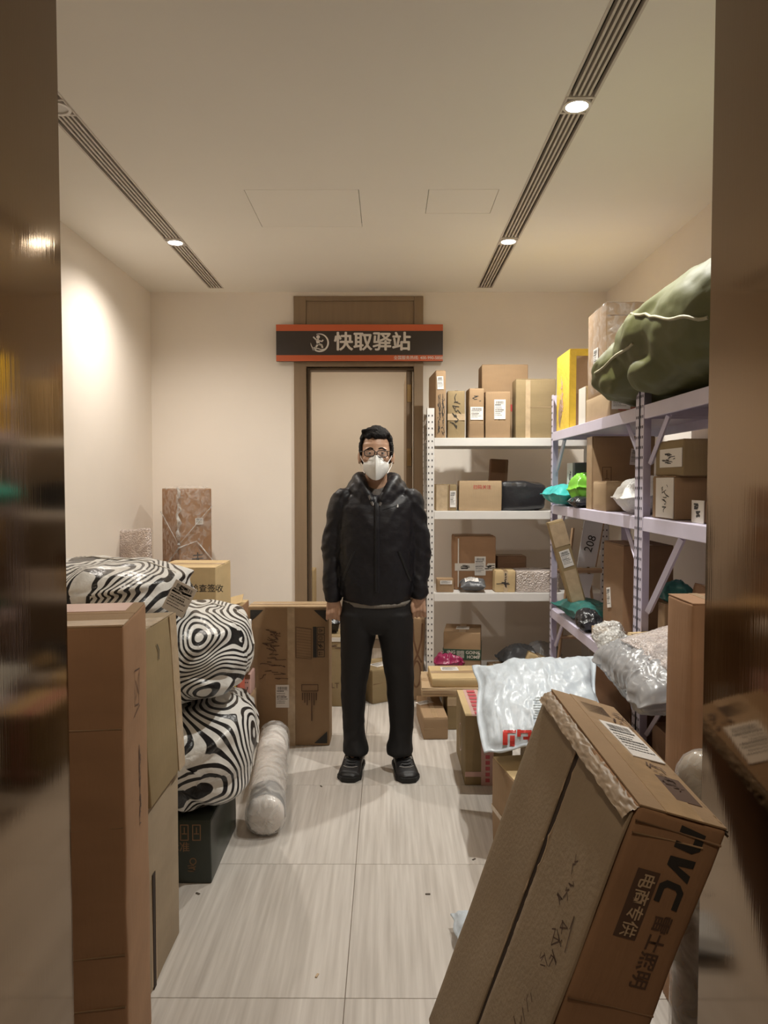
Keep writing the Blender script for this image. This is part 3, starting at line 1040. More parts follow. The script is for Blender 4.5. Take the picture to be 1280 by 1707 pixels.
# long rack along the right wall
RX0, RX1 = 1.05, 1.55
RY = (4.75, 3.085, 1.66)
LV_R = (.13, .69, 1.355, 1.815)
rk2 = thing('storage_rack', 'lilac white slotted steel rack along the right wall', 'shelf', (0, 0, 0))
for i, y in enumerate(RY):
    s = -1 if i == 0 else (1 if i == 2 else 0)
    for (x, sx) in ((RX0, 1), (RX1, -1)):
        if s:
            post_parts(rk2, x, y, 2.05, sx, s, 'rack_lilac', .045)
        else:
            post_parts(rk2, x, y, 2.05, sx, -1, 'rack_lilac', .045)
            post_parts(rk2, x, y + .012, 2.05, sx, 1, 'rack_lilac', .045)
for (ya, yb) in ((RY[1] + .06, RY[0] - .045), (RY[2] + .045, RY[1] - .045)):
    for z in LV_R:
        bbox('shelf_panel', (RX0 + .008, RX1 - .008, ya - .03, yb + .03, z - .014, z), 'rack_lilac', rk2, .002)
        for xx in (RX0 + .001, RX1 - .016):
            bbox('shelf_beam', (xx, xx + .015, ya, yb, z - .058, z - .002), 'rack_lilac', rk2, .002)
        # end beams and slanted brackets
        for yy in (ya - .004, yb - .006):
            boxes('end_beam', [(RX0 + .05, RX1 - .05, yy, yy + .01, z - .05, z - .016)], 'rack_lilac', rk2)
    for z in (LV_R[1], LV_R[2], LV_R[3]):
        for yy, sg_ in ((yb, -1), (ya, 1)):
            bl_ = .34 if (yb < RY[1] and sg_ < 0 and z == LV_R[2]) else .19
            V, F = tube_vf([(RX0 + .03, yy, z - bl_ - .05), (RX0 + .03, yy + sg_ * bl_, z - .06)], .011 if bl_ < .3 else .015, 4)
            mesh_obj('diagonal_brace', V, F, 'rack_lilac', rk2)

# ================================================================== cartons on the back rack
S1, S2, S3, S4 = LV_B[3] + .001, LV_B[2] + .001, LV_B[1] + .001, LV_B[0] + .001
X, Y, Z = rng(724, 741, 618, 730, 4.93, .36, S1)
carton('tall slim carton with a white label standing at the left end of the top shelf', (X[0] - .005, X[1] - .005), Y, Z, 'kraft', [
    ('label', 'F', .45, .82, .042, .085, .05, 3), ('scrib', 'F', .35, .35, .02, .30, 11, 0, 'ink', 16, .003),
    ('scrib', 'F', .72, .35, .02, .30, 12, 0, 'ink', 16, .003)], rz=R(4))
X, Y, Z = rng(743, 775, 652, 728, 4.96, .13, S1)
carton('olive carton with upright handwriting on the top shelf', (X[0] + .012, X[1]), Y, Z, 'kraft_olive', [
    ('scrib', 'F', .45, .55, .07, .24, 21, 0, 'ink', 8, .004), ('tape', 'F', .0, .38, .99, .52, 'tape_clear')])
X, Y, Z = rng(781, 806, 648, 728, 4.93, .15, S1)
carton('narrow carton with a scrawled white label across its middle on the top shelf', X, Y, Z, 'kraft', [
    ('label', 'F', .5, .50, .085, .085, 0, 4), ('scrib', 'F', .5, .50, .08, .08, 23, 0, 'ink', 6, .006),
    ('scrib', 'F', .5, .80, .05, .05, 22, 0, 'ink', 4), ('crease', 'F', .05, .30, .95, .30, 'kraft_pale')], rz=R(3))
X, Y, Z = rng(809, 851, 653, 728, 4.95, .14, S1)
carton('upright carton with one neat address label on the top shelf', X, Y, Z, 'kraft', [
    ('label', 'F', .57, .62, .075, .13, 0, 5), ('scrib', 'F', .57, .45, .07, .04, 24, 0, 'ink', 5, .006)])
X, Y, Z = rng(803, 880, 608, 728, 5.13, .2, S1)
carton('large carton rising behind the row on the top shelf', X, Y, Z, 'kraft', [
    ('crease', 'F', .02, .55, .98, .55, 'kraft_dark'), ('patch', 'F', .62, .38, .74, .47, 'ink_red', 'printed_block')])
X, Y, Z = rng(860, 926, 632, 728, 4.95, .16, S1)
carton('wide taped carton at the right end of the top shelf', X, Y, Z, 'kraft_olive', [
    ('tape', 'F', .24, .0, .36, .99, 'tape_clear'), ('crease', 'F', .36, .52, .99, .52, 'kraft_pale')])

X, Y, Z = rng(727, 761, 808, 852, 4.95, .28, S2)
carton('small carton with label on its right half on the second shelf', X, Y, Z, 'kraft_olive', [
    ('label', 'F', .82, .45, .04, .11, 0, 6), ('tape', 'F', .62, .0, .68, .99, 'kraft_dark'), ('tape', 'F', .0, .0, .55, .99, 'tape_clear')])
X, Y, Z = rng(766, 837, 802, 852, 4.935, .2, S2)
carton('pale carton with a line of red print on the second shelf', X, Y, Z, 'kraft_pale', [
    ('text', 'F', .54, .79, .030, '扫码关注', 0, 'ink_red', .01)], rz=R(-2))
X, Y, Z = rng(814, 843, 766, 830, 5.22, .08, S2)
carton('dark brown slim carton leaning behind the pale one on the second shelf', X, Y, Z, 'kraft_brown', [
    ('label', 'F', .45, .38, .07, .05, 0, 7), ('tape', 'F', .84, .02, .99, .98, 'kraft_dark')], ry=R(3))

X, Y, Z = rng(758, 826, 895, 985, 5.06, .26, S3)
carton('square carton crossed by white printed tape on the third shelf', X, Y, Z, 'kraft_red', [
    ('tape', 'F', .0, .36, .99, .50, 'tape_white'), ('scrib', 'F', .30, .43, .08, .03, 31, 0, 'ink', 6, .005),
    ('scrib', 'F', .86, .43, .06, .03, 32, 0, 'ink', 6, .005), ('label', 'F', .62, .45, .075, .13, 0, 8),
    ('tape', 'F', .07, .05, .10, .97, 'tape_white')], amp=.005)
X, Y, Z = rng(728, 756, 966, 989, 4.935, .09, S3)
carton('tiny carton with a white sticker at the left end of the third shelf', X, Y, Z, 'kraft', [('label', 'F', .55, .78, .08, .025, 0, 9)])
X, Y, Z = rng(829, 877, 928, 988, 5.16, .16, S3)
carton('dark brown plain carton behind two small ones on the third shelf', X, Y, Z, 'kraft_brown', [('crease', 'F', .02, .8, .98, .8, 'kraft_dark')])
X, Y, Z = rng(825, 859, 952, 988, 4.94, .15, S3)
carton('cube carton with taped cross of writing on the third shelf', X, Y, Z, 'kraft_yellow', [
    ('tape', 'F', .42, .0, .62, .99, 'tape_clear'), ('scrib', 'F', .5, .55, .02, .12, 33, 0, 'ink', 6, .005), ('scrib', 'F', .5, .42, .10, .02, 34, 0, 'ink', 4, .005)])
X, Y, Z = rng(862, 930, 954, 988, 4.94, .18, S3)
t = carton('bubble wrapped carton at the right end of the third shelf', X, Y, Z, 'kraft_grey', [], top=False)
w, d, h = X[1] - X[0], .18, Z[1] - Z[0]
mesh_obj('bubble_wrap', *rbox_vf(w + .014, d + .014, h + .01, .012, 6, .006, .002, 4), 'bubble', t, True)

X, Y, Z = rng(744, 806, 1055, 1112, 4.96, .3, S4)
t = carton('carton banded with dark green printed tape on the lowest shelf', X, Y, Z, 'kraft', [
    ('tape', 'F', .0, .34, 1.0, .60, 'tape_green'), ('tape', 'R', .0, .34, 1.0, .60, 'tape_green'), ('tape', 'L', .0, .34, 1.0, .60, 'tape_green'),
    ('text', 'F', .13, .47, .030, 'GOING\nHOME', 0, 'tape_white', .012), ('text', 'F', .46, .47, .026, '田田\n田田', 0, 'tape_white', .012),
    ('text', 'F', .80, .47, .030, 'GOING\nHOME', 0, 'tape_white', .012), ('label', 'T', .5, .5, .09, .1, 0, 10),
    ('lines', 'F', [[(.955 + .022 * math.cos(k * PI / 6), .47 + .06 * math.sin(k * PI / 6)) for k in range(13)]], .004, 'tape_white', 'printed_ring')], rz=R(-8))
X, Y, Z = rng(808, 838, 1098, 1112, 4.93, .16, S4)
carton('flat carton with white sticker beside the green banded one', (X[0] + .04, X[1] + .05), Y, (S4, S4 + .05), 'kraft', [('label', 'T', .5, .4, .08, .05, 0, 12)], rz=R(6))
X, Y, Z = rng(876, 912, 1080, 1100, 4.93, .2, S4)
carton('yellowish carton tipped up at the right of the lowest shelf', (X[0], X[1]), (4.95, 5.1), (S4 + .05, S4 + .12), 'kraft_yellow', [], ry=R(22))

# ================================================================== cartons on the floor by the back rack
carton('small low carton with torn white label on the floor by the rack post', (.20, .345), (4.25, 4.70), (0, .125), 'kraft', [
    ('label', 'T', .25, .66, .10, .06, .5, 13), ('crease', 'F', .03, .5, .97, .52, 'kraft_pale')], rz=R(3))
carton('plain carton under the two flat ones before the rack', (.365, .78), (4.42, 4.84), (0, .195), 'kraft_olive', [('tape', 'F', .0, .75, .99, .99, 'tape_clear')])
carton('flat crushed carton lying under the open topped one', (.215, .70), (4.43, 4.83), (.197, .246), 'kraft_pale', [
    ('crease', 'F', .02, .35, .98, .3, 'kraft_dark'), ('crease', 'F', .02, .65, .98, .7, 'kraft_dark')], amp=.008, rz=R(-2))
carton('flat carton with a white sticker on its lid before the lowest shelf', (.27, .74), (4.46, 4.78), (.250, .300), 'kraft_yellow', [
    ('label', 'T', .28, .72, .11, .09, 0, 14), ('crease', 'T', .02, .38, .98, .4, 'kraft')], amp=.006, rz=R(2))
red = []
rnd = random.Random(5)
for k in range(11):
    v = .05 + .085 * k
    red.append(('patch', 'F', .43, v, .52, v + .055, 'tape_red', 'red_mark'))
for k in range(7):
    v = .04 + .135 * k
    red.append(('patch', 'T', .22, v, .40, v + .09, 'tape_red', 'red_mark'))
carton('carton with pink and red printed tape on the floor left of the large white bag', (.385, .62), (3.60, 4.06), (0, .345), 'kraft_olive', [
    ('flaps', 'T', 'v', 'kraft_yellow'), ('tape', 'T', .15, .0, .48, 1.0, 'tape_pink'), ('tape', 'F', .34, .0, .60, 1.0, 'tape_pink'), ('tape', 'F', .0, .13, 1.0, .2, 'tape_pink'),
    ('lines', 'L', [[(.55 + .14 * math.cos(k * PI / 8), .5 + .2 * math.sin(k * PI / 8)) for k in range(17)]], .006, 'tape_pink', 'printed_ring')] + red)
A = at(821, 1262, Z=.36); B_ = at(863, 1310, Z=.36)
dv = (B_ - A).normalized(); rt_ = Vector((-dv.y, dv.x, 0))
cc = A + dv * .25 + rt_ * .19
carton('battered carton with raised flap under the large white bag', (cc.x - .19, cc.x + .19), (cc.y - .25, cc.y + .25), (0, .36), 'kraft', [
    ('crease', 'L', .3, .02, .32, .98, 'kraft_pale'), ('crease', 'L', .62, .02, .6, .98, 'kraft_pale'), ('flaps', 'T', 'v', 'kraft_yellow', .02),
    ('tape', 'L', .0, .40, .99, .46, 'tape_clear')], rz=math.atan2(-dv.y, -dv.x) - PI / 2, amp=.006)
carton('carton holding up the back of the large white bag', (.66, .98), (3.16, 3.62), (0, .44), 'kraft_grey')
t = carton('flat carton printed with large loops leaning by the rack post', (.03, .245), (5.02, 5.12), (0, .56), 'kraft', [
    ('lines', 'F', [[(.78 + .13 * math.cos(k * PI / 10), .33 + .16 * math.sin(k * PI / 10)) for k in range(21)],
                    [(.62, .95), (.66, .75), (.78, .58), (.92, .48)], [(.92, .95), (.90, .75), (.80, .58), (.68, .47)]], .012, 'kraft_brown', 'printed_loops')], ry=R(1.5))
bc = at(635, 1172, Z=0)
carton('carton set cornerwise on the floor between the man\'s legs', (bc.x - .16, bc.x + .16), (bc.y + .03, bc.y + .33), (0, .225), 'kraft_olive', [
    ('label', 'T', .42, .42, .13, .09, .2, 15), ('crease', 'F', .02, .6, .98, .6, 'kraft_dark')], rz=R(32))
carton('upright carton with faded print between the tall carton and the man\'s leg', (-.39, -.16), (4.88, 5.14), (0, .47), 'kraft_olive', [
    ('text', 'F', .14, .30, .05, 'PLT', 0, 'ink_brown', .0), ('tape', 'F', .0, .93, .99, .99, 'tape_white'), ('scrib', 'F', .3, .86, .1, .04, 41, 0, 'ink_brown', 5, .004)])
carton('cream edged carton standing inside the open doorway', (-.78, -.575), (5.80, 6.0), (0, .80), 'kraft_yellow', [])

# ================================================================== left side
ztop = at(480, 1012, Y=4.15).z
tri = .075
carton('tall flat carton with black corner triangles standing on the floor', (-.785, -.326), (4.15, 4.33), (0, ztop), 'kraft', [
    ('flaps', 'F', 'v', 'kraft', .004), ('tape', 'F', .485, .0, .575, 1.0, 'tape_clear'), ('flaps', 'T', 'u', 'kraft_pale'), ('tape', 'T', 0, .36, 1, .64),
    ('poly', 'F', [(.03, .98), (.19, .98), (.03, .895)], 'ink', 'corner_triangle'),
    ('poly', 'F', [(.97, .98), (.81, .98), (.97, .895)], 'ink', 'corner_triangle'),
    ('poly', 'F', [(.97, .02), (.81, .02), (.97, .105)], 'ink', 'corner_triangle'),
    ('scrib', 'F', .30, .76, .10, .14, 51, 0, 'ink_brown', 11, .0035), ('scrib', 'F', .32, .57, .13, .17, 52, 0, 'ink_brown', 12, .0035),
    ('label', 'F', .42, .36, .075, .13, 0, 16),
    ('lines', 'F', [[(.59, .86), (.59, .64), (.78, .63), (.78, .845), (.59, .86)]], .0025, 'ink_brown', 'printed_outline'),
    ('lines', 'F', [[(.60 + .0, .855 - .02 * k), (.775, .842 - .02 * k)] for k in range(11)], .0012, 'ink_brown', 'printed_outline'),
    ('patch', 'F', .80, .64, .845, .86, 'ink', 'printed_block'),
    ] + [('lines', 'F', [[(.855, .645 + .055 * k), (.94, .645 + .055 * k), (.94, .693 + .055 * k), (.855, .693 + .055 * k), (.855, .645 + .055 * k)]], .003, 'ink', 'handling_mark') for k in range(4)]
    + [('text', 'F', .897, .669 + .055 * k, .034, s, PI / 2, 'ink', .01) for k, s in enumerate('⇈⚡♲♆')]
    + [('lines', 'F', [[(.66, .445), (.86, .445), (.86, .40), (.66, .40), (.66, .445)]], .004, 'ink_brown', 'printed_outline'),
       ('lines', 'F', [[(.67 + .028 * k, .385), (.67 + .028 * k, .385 - (.20 if k == 4 else .05 + .018 * (k % 3)))] for k in range(7)], .006, 'ink_brown', 'small_print'),
       ('crease', 'F', .0, .62, .48, .62, 'kraft_dark'), ('crease', 'F', .0, .45, .48, .45, 'kraft_dark')], bulge=.0035)
X, Y, Z = rng(360, 404, 1010, 1075, 4.4, .22, 0)
t = carton('carton with one torn flap sticking up behind the zebra bags', X, Y, Z, 'kraft_red', [('flaps', 'T', 'u', 'kraft_yellow', .01), ('tape', 'F', .80, .0, .97, .99, 'tape_clear')])
V, F = rbox_vf(.15, .11, .004, .0015, 2, .004, 0, 3)
o = mesh_obj('raised_flap', V, F, 'kraft_yellow', t)
o.matrix_local = Matrix.Translation((0.0, -.05, Z[1] + .018)) @ Euler((R(20), R(-13), 0)).to_matrix().to_4x4()
X, Y, Z = rng(258, 360, 947, 1040, 3.75, .36, 0)
carton('yellow topped carton with two sizes of Chinese print behind the top zebra bag', X, Y, Z, 'kraft_yellow', [
    ('flaps', 'T', 'u', 'kraft_yellow'), ('tape', 'T', 0, .42, 1, .58),
    ('text', 'F', .52, .90, .042, '收货请开箱检查签收', 0, 'ink', .012),
    ('text', 'F', .66, .815, .021, '请当面签收', 0, 'ink_brown', .005), ('text', 'F', .66, .785, .021, '检查包装', 0, 'ink_brown', .005), ('text', 'F', .66, .755, .021, '小心轻放', 0, 'ink_brown', .005)])
# film wrapped tall carton in the corner
zt = at(303, 808, Y=5.02).z
t = carton('tall carton swathed in clear film in the back left corner', (-1.41 - .125, -1.41 + .125), (5.2 - .125, 5.2 + .125), (0, zt - .03), 'kraft_red', [
    ('flaps', 'T', 'u', 'kraft'), ('label', 'F', .60, .845, .06, .045, 0, 17),
    ('text', 'F', .55, .66, .10, '未', 0, 'ink', 0), ('text', 'F', .6, .60, .08, '2', 0, 'ink', 0)], rz=R(43))
w, d, h = .25, .25, zt - .03
mesh_obj('clear_film', *rbox_vf(w + .016, d + .016, h + .012, .03, 16, .016, .003, 8), 'film', t, True)
V, F = [], []
for k in range(5):
    a = Vector((random.Random(k).uniform(-.1, .1), random.Random(k + 9).uniform(-.1, .1), h + .008))
    V2, F2 = tube_vf([a, a * .5 + Vector((0, 0, h * .5 + .03)), Vector((-.13, -.13, h - .06))], .006, 6)
    V, F = join_vf([(V, F), (V2, F2)])
# the wrap gathered into a rope down the front corner, and cross strands
rope = []
pts = [Vector((-.134, -.134, h + .01 - k * .03)) + Vector((.008 * math.sin(k * 1.7), .006 * math.cos(k * 2.1), 0)) for k in range(14)]
rope.append(tube_vf(pts, [.007 + .005 * (k % 3) for k in range(14)], 7))
rope.append(tube_vf([(-.134, -.134, h - .40), (-.137, 0, h - .50), (-.137, .12, h - .56)], .006, 6))
rope.append(tube_vf([(-.134, -.134, h - .40), (-.0, -.137, h - .36), (.12, -.137, h - .50)], .005, 6))
rope.append(tube_vf([(-.137, .12, h - .16), (-.134, -.134, h - .38), (.12, -.137, h - .12)], .004, 6))
mesh_obj('film_strands', *join_vf(rope), 'film_thick', t, True)
# bubble wrapped panel leaning in the corner
p = at(228, 960, Y=4.72)
t = thing('wrapped_parcel', 'flat panel in pinkish bubble wrap leaning against the left wall', 'parcel', (p.x + .02, 4.72, .012), (R(-3), R(-5), R(-28)))
zt2 = at(215, 885, Y=4.72).z
mesh_obj('panel_core', *rbox_vf(.23, .03, zt2 - .02, .01, 2), 'kraft_pale', t, True)
mesh_obj('bubble_wrap', *rbox_vf(.25, .05, zt2, .022, 8, .010, .004, 6), 'bubble', t, True)

carton('low carton under the small red box', (-.858, -.735), (3.72, 4.13), (0, .335), 'kraft')
t = carton('small red packet with a dark window on the low carton', (-.852, -.762), (3.79, 3.93), (.337, .475), 'red_box', [
    ('patch', 'F', .15, .35, .85, .92, 'ink', 'window'), ('patch', 'F', .35, .70, .8, .90, 'tape_yellow', 'printed_block')]
    + [('patch', 'F', .2 + .15 * k, .40, .28 + .15 * k, .62, 'kraft_yellow', 'printed_block') for k in range(4)] + [('patch', 'F', .2, .08, .8, .22, 'tape_pink', 'printed_block')],
    top=False, name='packet', cat='packet')
carton('little pink box with a drawn smile beside the tall flat carton', (-.852, -.742), (3.97, 4.12), (.337, .455), 'tape_pink', [
    ('lines', 'F', [[(.80 + .07 * math.cos(PI + k * PI / 6), .42 + .16 * math.sin(PI + k * PI / 6)) for k in range(7)]], .004, 'ink', 'drawn_smile'),
    ('lines', 'F', [[(.75, .62), (.77, .64)], [(.85, .64), (.87, .62)]], .006, 'ink', 'drawn_smile'), ('patch', 'F', .5, .80, 1, 1, 'kraft_brown', 'printed_block'), ('patch', 'F', .5, .0, 1, .14, 'kraft_brown', 'printed_block')], top=False)
carton('brown carton stacked on the smiling box', (-.855, -.75), (3.96, 4.12), (.457, .66), 'kraft_dark')
carton('small white packet on top of the brown carton behind the zebra bags', (-.85, -.755), (3.98, 4.10), (.664, .735), 'paper', [('patch', 'F', .5, .05, .99, .25, 'dark_box', 'printed_block')], top=False, name='packet', cat='packet')

# front stack on the left
c1 = at(205, 1045, Y=1.66); c2 = at(243, 1005, Z=c1.z)
dd = (c2 - c1); dep = dd.length; dd.normalize(); lf = Vector((-dd.y, dd.x, 0))
cc = c1 + dd * dep / 2 + lf * .15
carton('tall long carton with folded bands standing nearest the door jamb', (cc.x - .15, cc.x + .15), (cc.y - dep / 2, cc.y + dep / 2), (0, c1.z), 'kraft_red', [
    ('flaps', 'T', 'u', 'kraft'), ('tape', 'T', .0, .60, .9, .97, 'tape_pink'), ('tape', 'T', .0, .02, 1, .22, 'tape'),
    ('crease', 'F', .02, .80, .98, .80, 'kraft'), ('crease', 'F', .02, .60, .98, .605, 'kraft'), ('crease', 'F', .02, .345, .98, .35, 'kraft'), ('crease', 'F', .02, .24, .98, .245, 'kraft'),
    ('lines', 'R', [[(.4, .885), (.62, .875), (.58, .80), (.42, .81), (.4, .885)], [(.45, .86), (.6, .82)], [(.46, .82), (.6, .865)], [(.36, .79), (.62, .795)]], .003, 'ink_brown', 'handwriting'),
    ('scrib', 'R', .55, .62, .03, .22, 61, 0, 'ink_brown', 22, .003)], rz=math.atan2(dd.y, dd.x) - PI / 2, r=.008, amp=.004, cuts=8)
carton('plain upright carton with a slit under the taped leaning one', (-1.0, -.690), (2.06, 2.40), (0, .56), 'kraft_grey', [
    ('patch', 'R', .18, .0, .25, .62, 'gap', 'slit'), ('crease', 'R', .27, .02, .27, .62, 'torn'), ('crease', 'R', .17, .02, .16, .6, 'torn')])
carton('taped carton leaning on top of the plain upright one', (-.985, -.668), (2.06, 2.40), (.563, 1.065), 'kraft_olive', [
    ('flaps', 'T', 'u', 'kraft_grey'), ('tape', 'T', 0, .3, 1, .7, 'tape_clear'), ('tape', 'R', .80, .0, 1, 1, 'tape_clear'),
    ('lines', 'R', [[(.40, .88), (.44, .84), (.42, .79)]], .006, 'ink', 'handwriting')], ry=R(-3), amp=.004)
carton('black green printed carton on the floor under the zebra bags', (-1.22, -.655), (2.70, 3.15), (0, .238), 'dark_box', [
    ('flaps', 'T', 'u', 'dark_box'), ('text', 'F', .79, .58, .040, '标准', 0, 'kraft_dark', .01)]
    + [('lines', 'F', [[(u, .70), (u + .05, .70), (u + .05, .94), (u, .94), (u, .70)], [(u + .01, .80), (u + .04, .80)], [(u + .025, .80), (u + .025, .9)]], .004, 'kraft_dark', 'handling_mark') for u in (.72, .80, .88)]
    + [('lines', 'F', [[(.88 + .02 * math.cos(k * PI / 6), .36 + .05 * math.sin(k * PI / 6)) for k in range(13)]], .004, 'kraft_dark', 'printed_ring'),
       ('scrib', 'F', .88, .25, .05, .03, 71, 0, 'kraft_dark', 4, .003)])

# ================================================================== big leaning carton in the doorway
e1 = Vector((.9492, .0903, -.3013)).normalized(); e2 = Vector((-.0651, .9936, .0928)); e2 = (e2 - e1 * e1.dot(e2)).normalized(); e3 = e1.cross(e2)
Cc = Vector((.4327, 1.2497, .9438)); NW, NT, NL = .1704, .5416, .939
base = Cc - e3 * NL + e1 * NW / 2 + e2 * NT / 2
NM = Matrix((e1, e2, e3)).transposed().to_4x4(); NM.translation = base
big = thing('carton', 'long battered carton with dark company print leaning into the doorway', 'carton', (0, 0, 0))
big.matrix_world = NM
bV, bF = rbox_vf(NW, NT, NL, .009, 12, .0035, .002, 77)
mesh_obj('box_body', bV, bF, 'kraft_red', big, True)
NBV = BVHTree.FromPolygons([tuple(v) for v in bV], bF)
NS = (NW, NT, NL)


def nuv(face, x, y):
    """fractions on a face of the leaning carton under a picture point"""
    O, U, V, N, fu, fv = face_frame(face, *NS)
    o = Vector((0, 0, EYE)); r = at(x, y, Y=1.0) - o
    inv = NM.inverted(); lo = inv @ o; lr = (inv.to_3x3() @ r)
    t = (O - lo).dot(N) / lr.dot(N); q = lo + lr * t - O
    return q.dot(U) / fu, q.dot(V) / fv


def nprint(nm, me, x, y, lift, face='F', rot=-PI / 2):
    u, v = nuv(face, x, y)
    M_ = on_face(NS, face, u, v, .006, rot)
    return use(nm, lay_on(NBV, me, M_, lift, face, NS), big, M_)


# dark block as a fine grid so that it follows the dented face
gv, gf = [], []
for j in range(5):
    for i in range(15):
        gv.append((-.066 + .132 * i / 14, -.021 + .042 * j / 4, 0))
for j in range(4):
    for i in range(14):
        gf.append((j * 15 + i, j * 15 + i + 1, (j + 1) * 15 + i + 1, (j + 1) * 15 + i))
nprint('printed_block', mesh_data('printed_block', gv, gf, 'ink_brown'), 1060, 1506, .0006)
nprint('printed_text', text_mesh('电商专供', .031, 'torn', .012), 1060, 1506, .0014)
# the three heavy slanted letters
P_ = []
sl = .16


def glyph(pts, x0):
    return [(x0 + x + sl * y, y, 0) for x, y in pts]


hN, gw = .052, .05
G = []
G.append(glyph([(0, 0), (.013, 0), (.013, .034), (.026, .034), (.030, .030), (.030, 0), (.043, 0), (.043, .038), (.032, .052), (0, .052)], -.080))
G.append(glyph([(0, .052), (.015, .052), (.021, .020), (.030, .052), (.046, .052), (.026, 0), (.008, 0)], -.027))
G.append(glyph([(.050, .052), (.012, .052), (0, .040), (0, .012), (.012, 0), (.046, 0), (.046, .012), (.018, .012), (.013, .017), (.013, .035), (.018, .040), (.050, .040)], .026))
V, F = [], []
bm = bmesh.new()
for g in G:
    f = bm.faces.new([bm.verts.new((x, y - .026, z)) for x, y, z in g])
bm.normal_update()
bmesh.ops.triangulate(bm, faces=bm.faces)
me = bpy.data.meshes.new('printed_text'); bm.to_mesh(me); bm.free(); me.materials.append(MATS['ink'])
me.transform(Matrix.Scale(.95, 4))
nprint('printed_text', me, 1132, 1446, .0007)
nprint('printed_text', text_mesh('雷士照明', .037, 'ink_brown', .016), 1082, 1586, .0007)
# folds across the printed face
decorate(big, NS, [('crease', 'F', .02, .972, .98, .968, 'kraft_dark'), ('crease', 'F', .03, .948, .80, .955, 'kraft'), ('crease', 'F', .02, .60, .98, .605, 'kraft_dark'),
                   ('crease', 'F', .02, .48, .98, .475, 'kraft')], off=.003)
# long side: two flaps with a torn seam between them
for s, nm in ((-1, 0), (1, 1)):
    V, F = rbox_vf(NT / 2 - .014, NL - .03, .006, .002, 14, .003, 0, 5 + nm)
    o = mesh_obj('flap', V, F, 'kraft_grey', big, True)
    o.matrix_local = on_face(NS, 'L', .5, .5, .001) @ Matrix.Translation((s * (NT / 4 + .0035), 0, 0))
o = mesh_obj('seam_gap', *box_vf(-.016, .016, -NL / 2 + .02, NL / 2 - .02, -.002, .0022), 'gap', big)
o.matrix_local = on_face(NS, 'L', .5, .5, .0025)
parts = []
rnd = random.Random(8)
for s in (-1, 1):                               # ragged paper edges along the seam
    pts, rad = [], []
    for k in range(90):
        y = -NL / 2 + .03 + (NL - .07) * k / 89
        nn = noise.noise(Vector((y * 22, s * 4, 0))) + .6 * noise.noise(Vector((y * 60, s * 9, 0)))
        pts.append((s * (.0125 - .0055 * max(-.6, nn)), y, .006 + .001 * nn)); rad.append(.0012 + .0012 * abs(nn))
    parts.append(tube_vf(pts, rad, 5))
o = mesh_obj('torn_edge', *join_vf(parts), 'torn', big); o['kind'] = 'stuff'
o.matrix_local = on_face(NS, 'L', .5, .5, .0)
for (x, y, w_, h_, sd, nn) in ((955, 1475, .05, .12, 81, 6), (925, 1590, .07, .2, 82, 10), (880, 1680, .05, .1, 83, 6)):
    u, v = nuv('L', x, y)
    use('handwriting', scribble_mesh(w_, h_, sd, 'ink_brown', nn, .0025), big, on_face(NS, 'L', u, v, .0085, R(-15)))
# top end: lids, wrinkled tape, label, print
decorate(big, NS, [('flaps', 'T', 'v', 'kraft', .003), ('tape', 'T', .30, .0, .72, 1.0, 'tape'),
                   ('patch', 'T', .38, .82, .72, .93, 'ink_brown', 'printed_block'), ('patch', 'T', .60, .12, .90, .30, 'ink_brown', 'printed_block'),
                   ('label', 'T', .68, .58, .075, .17, R(4), 18), ('scrib', 'T', .72, .28, .05, .12, 84, 0, 'ink_brown', 9, .003), ('scrib', 'T', .82, .80, .04, .12, 85, 0, 'ink_brown', 9, .003)], off=.003)


def wrinkled_strip(w, l, seed, amp, nu=14, nv=70):
    V, F = [], []
    for j in range(nv + 1):
        for i in range(nu + 1):
            u, v = -1 + 2 * i / nu, j / nv
            q = Vector((u * 2.2, v * l * 36, seed))
            a = u * PI * .30
            rad = w / (PI * .6)
            z = rad * math.cos(a) * .55
            x = u * w / 2 * .95
            nn = amp * (1 - 2 * abs(noise.noise(q))) + amp * .6 * noise.noise(q * 2.3)
            V.append((x + amp * .8 * noise.noise(q + Vector((7, 0, 0))), (v - .5) * l, z + nn))
    for j in range(nv):
        for i in range(nu):
            a = j * (nu + 1) + i
            F.append((a, a + 1, a + nu + 2, a + nu + 1))
    return V, F


V, F = wrinkled_strip(.046, NT - .004, 3, .0034, 16, 120)
o = mesh_obj('packing_tape', V, F, 'tape_old', big, True)
o.matrix_local = Matrix.Translation((-NW / 2 + .004, 0, NL - .022)) @ Matrix.Rotation(R(-45), 4, 'Y')
V, F = wrinkled_strip(.034, NT - .02, 9, .0026, 12, 110)
o = mesh_obj('packing_tape', V, F, 'tape_old', big, True)
o.matrix_local = Matrix.Translation((NW / 2 - .002, 0, NL - .014)) @ Matrix.Rotation(R(45), 4, 'Y')

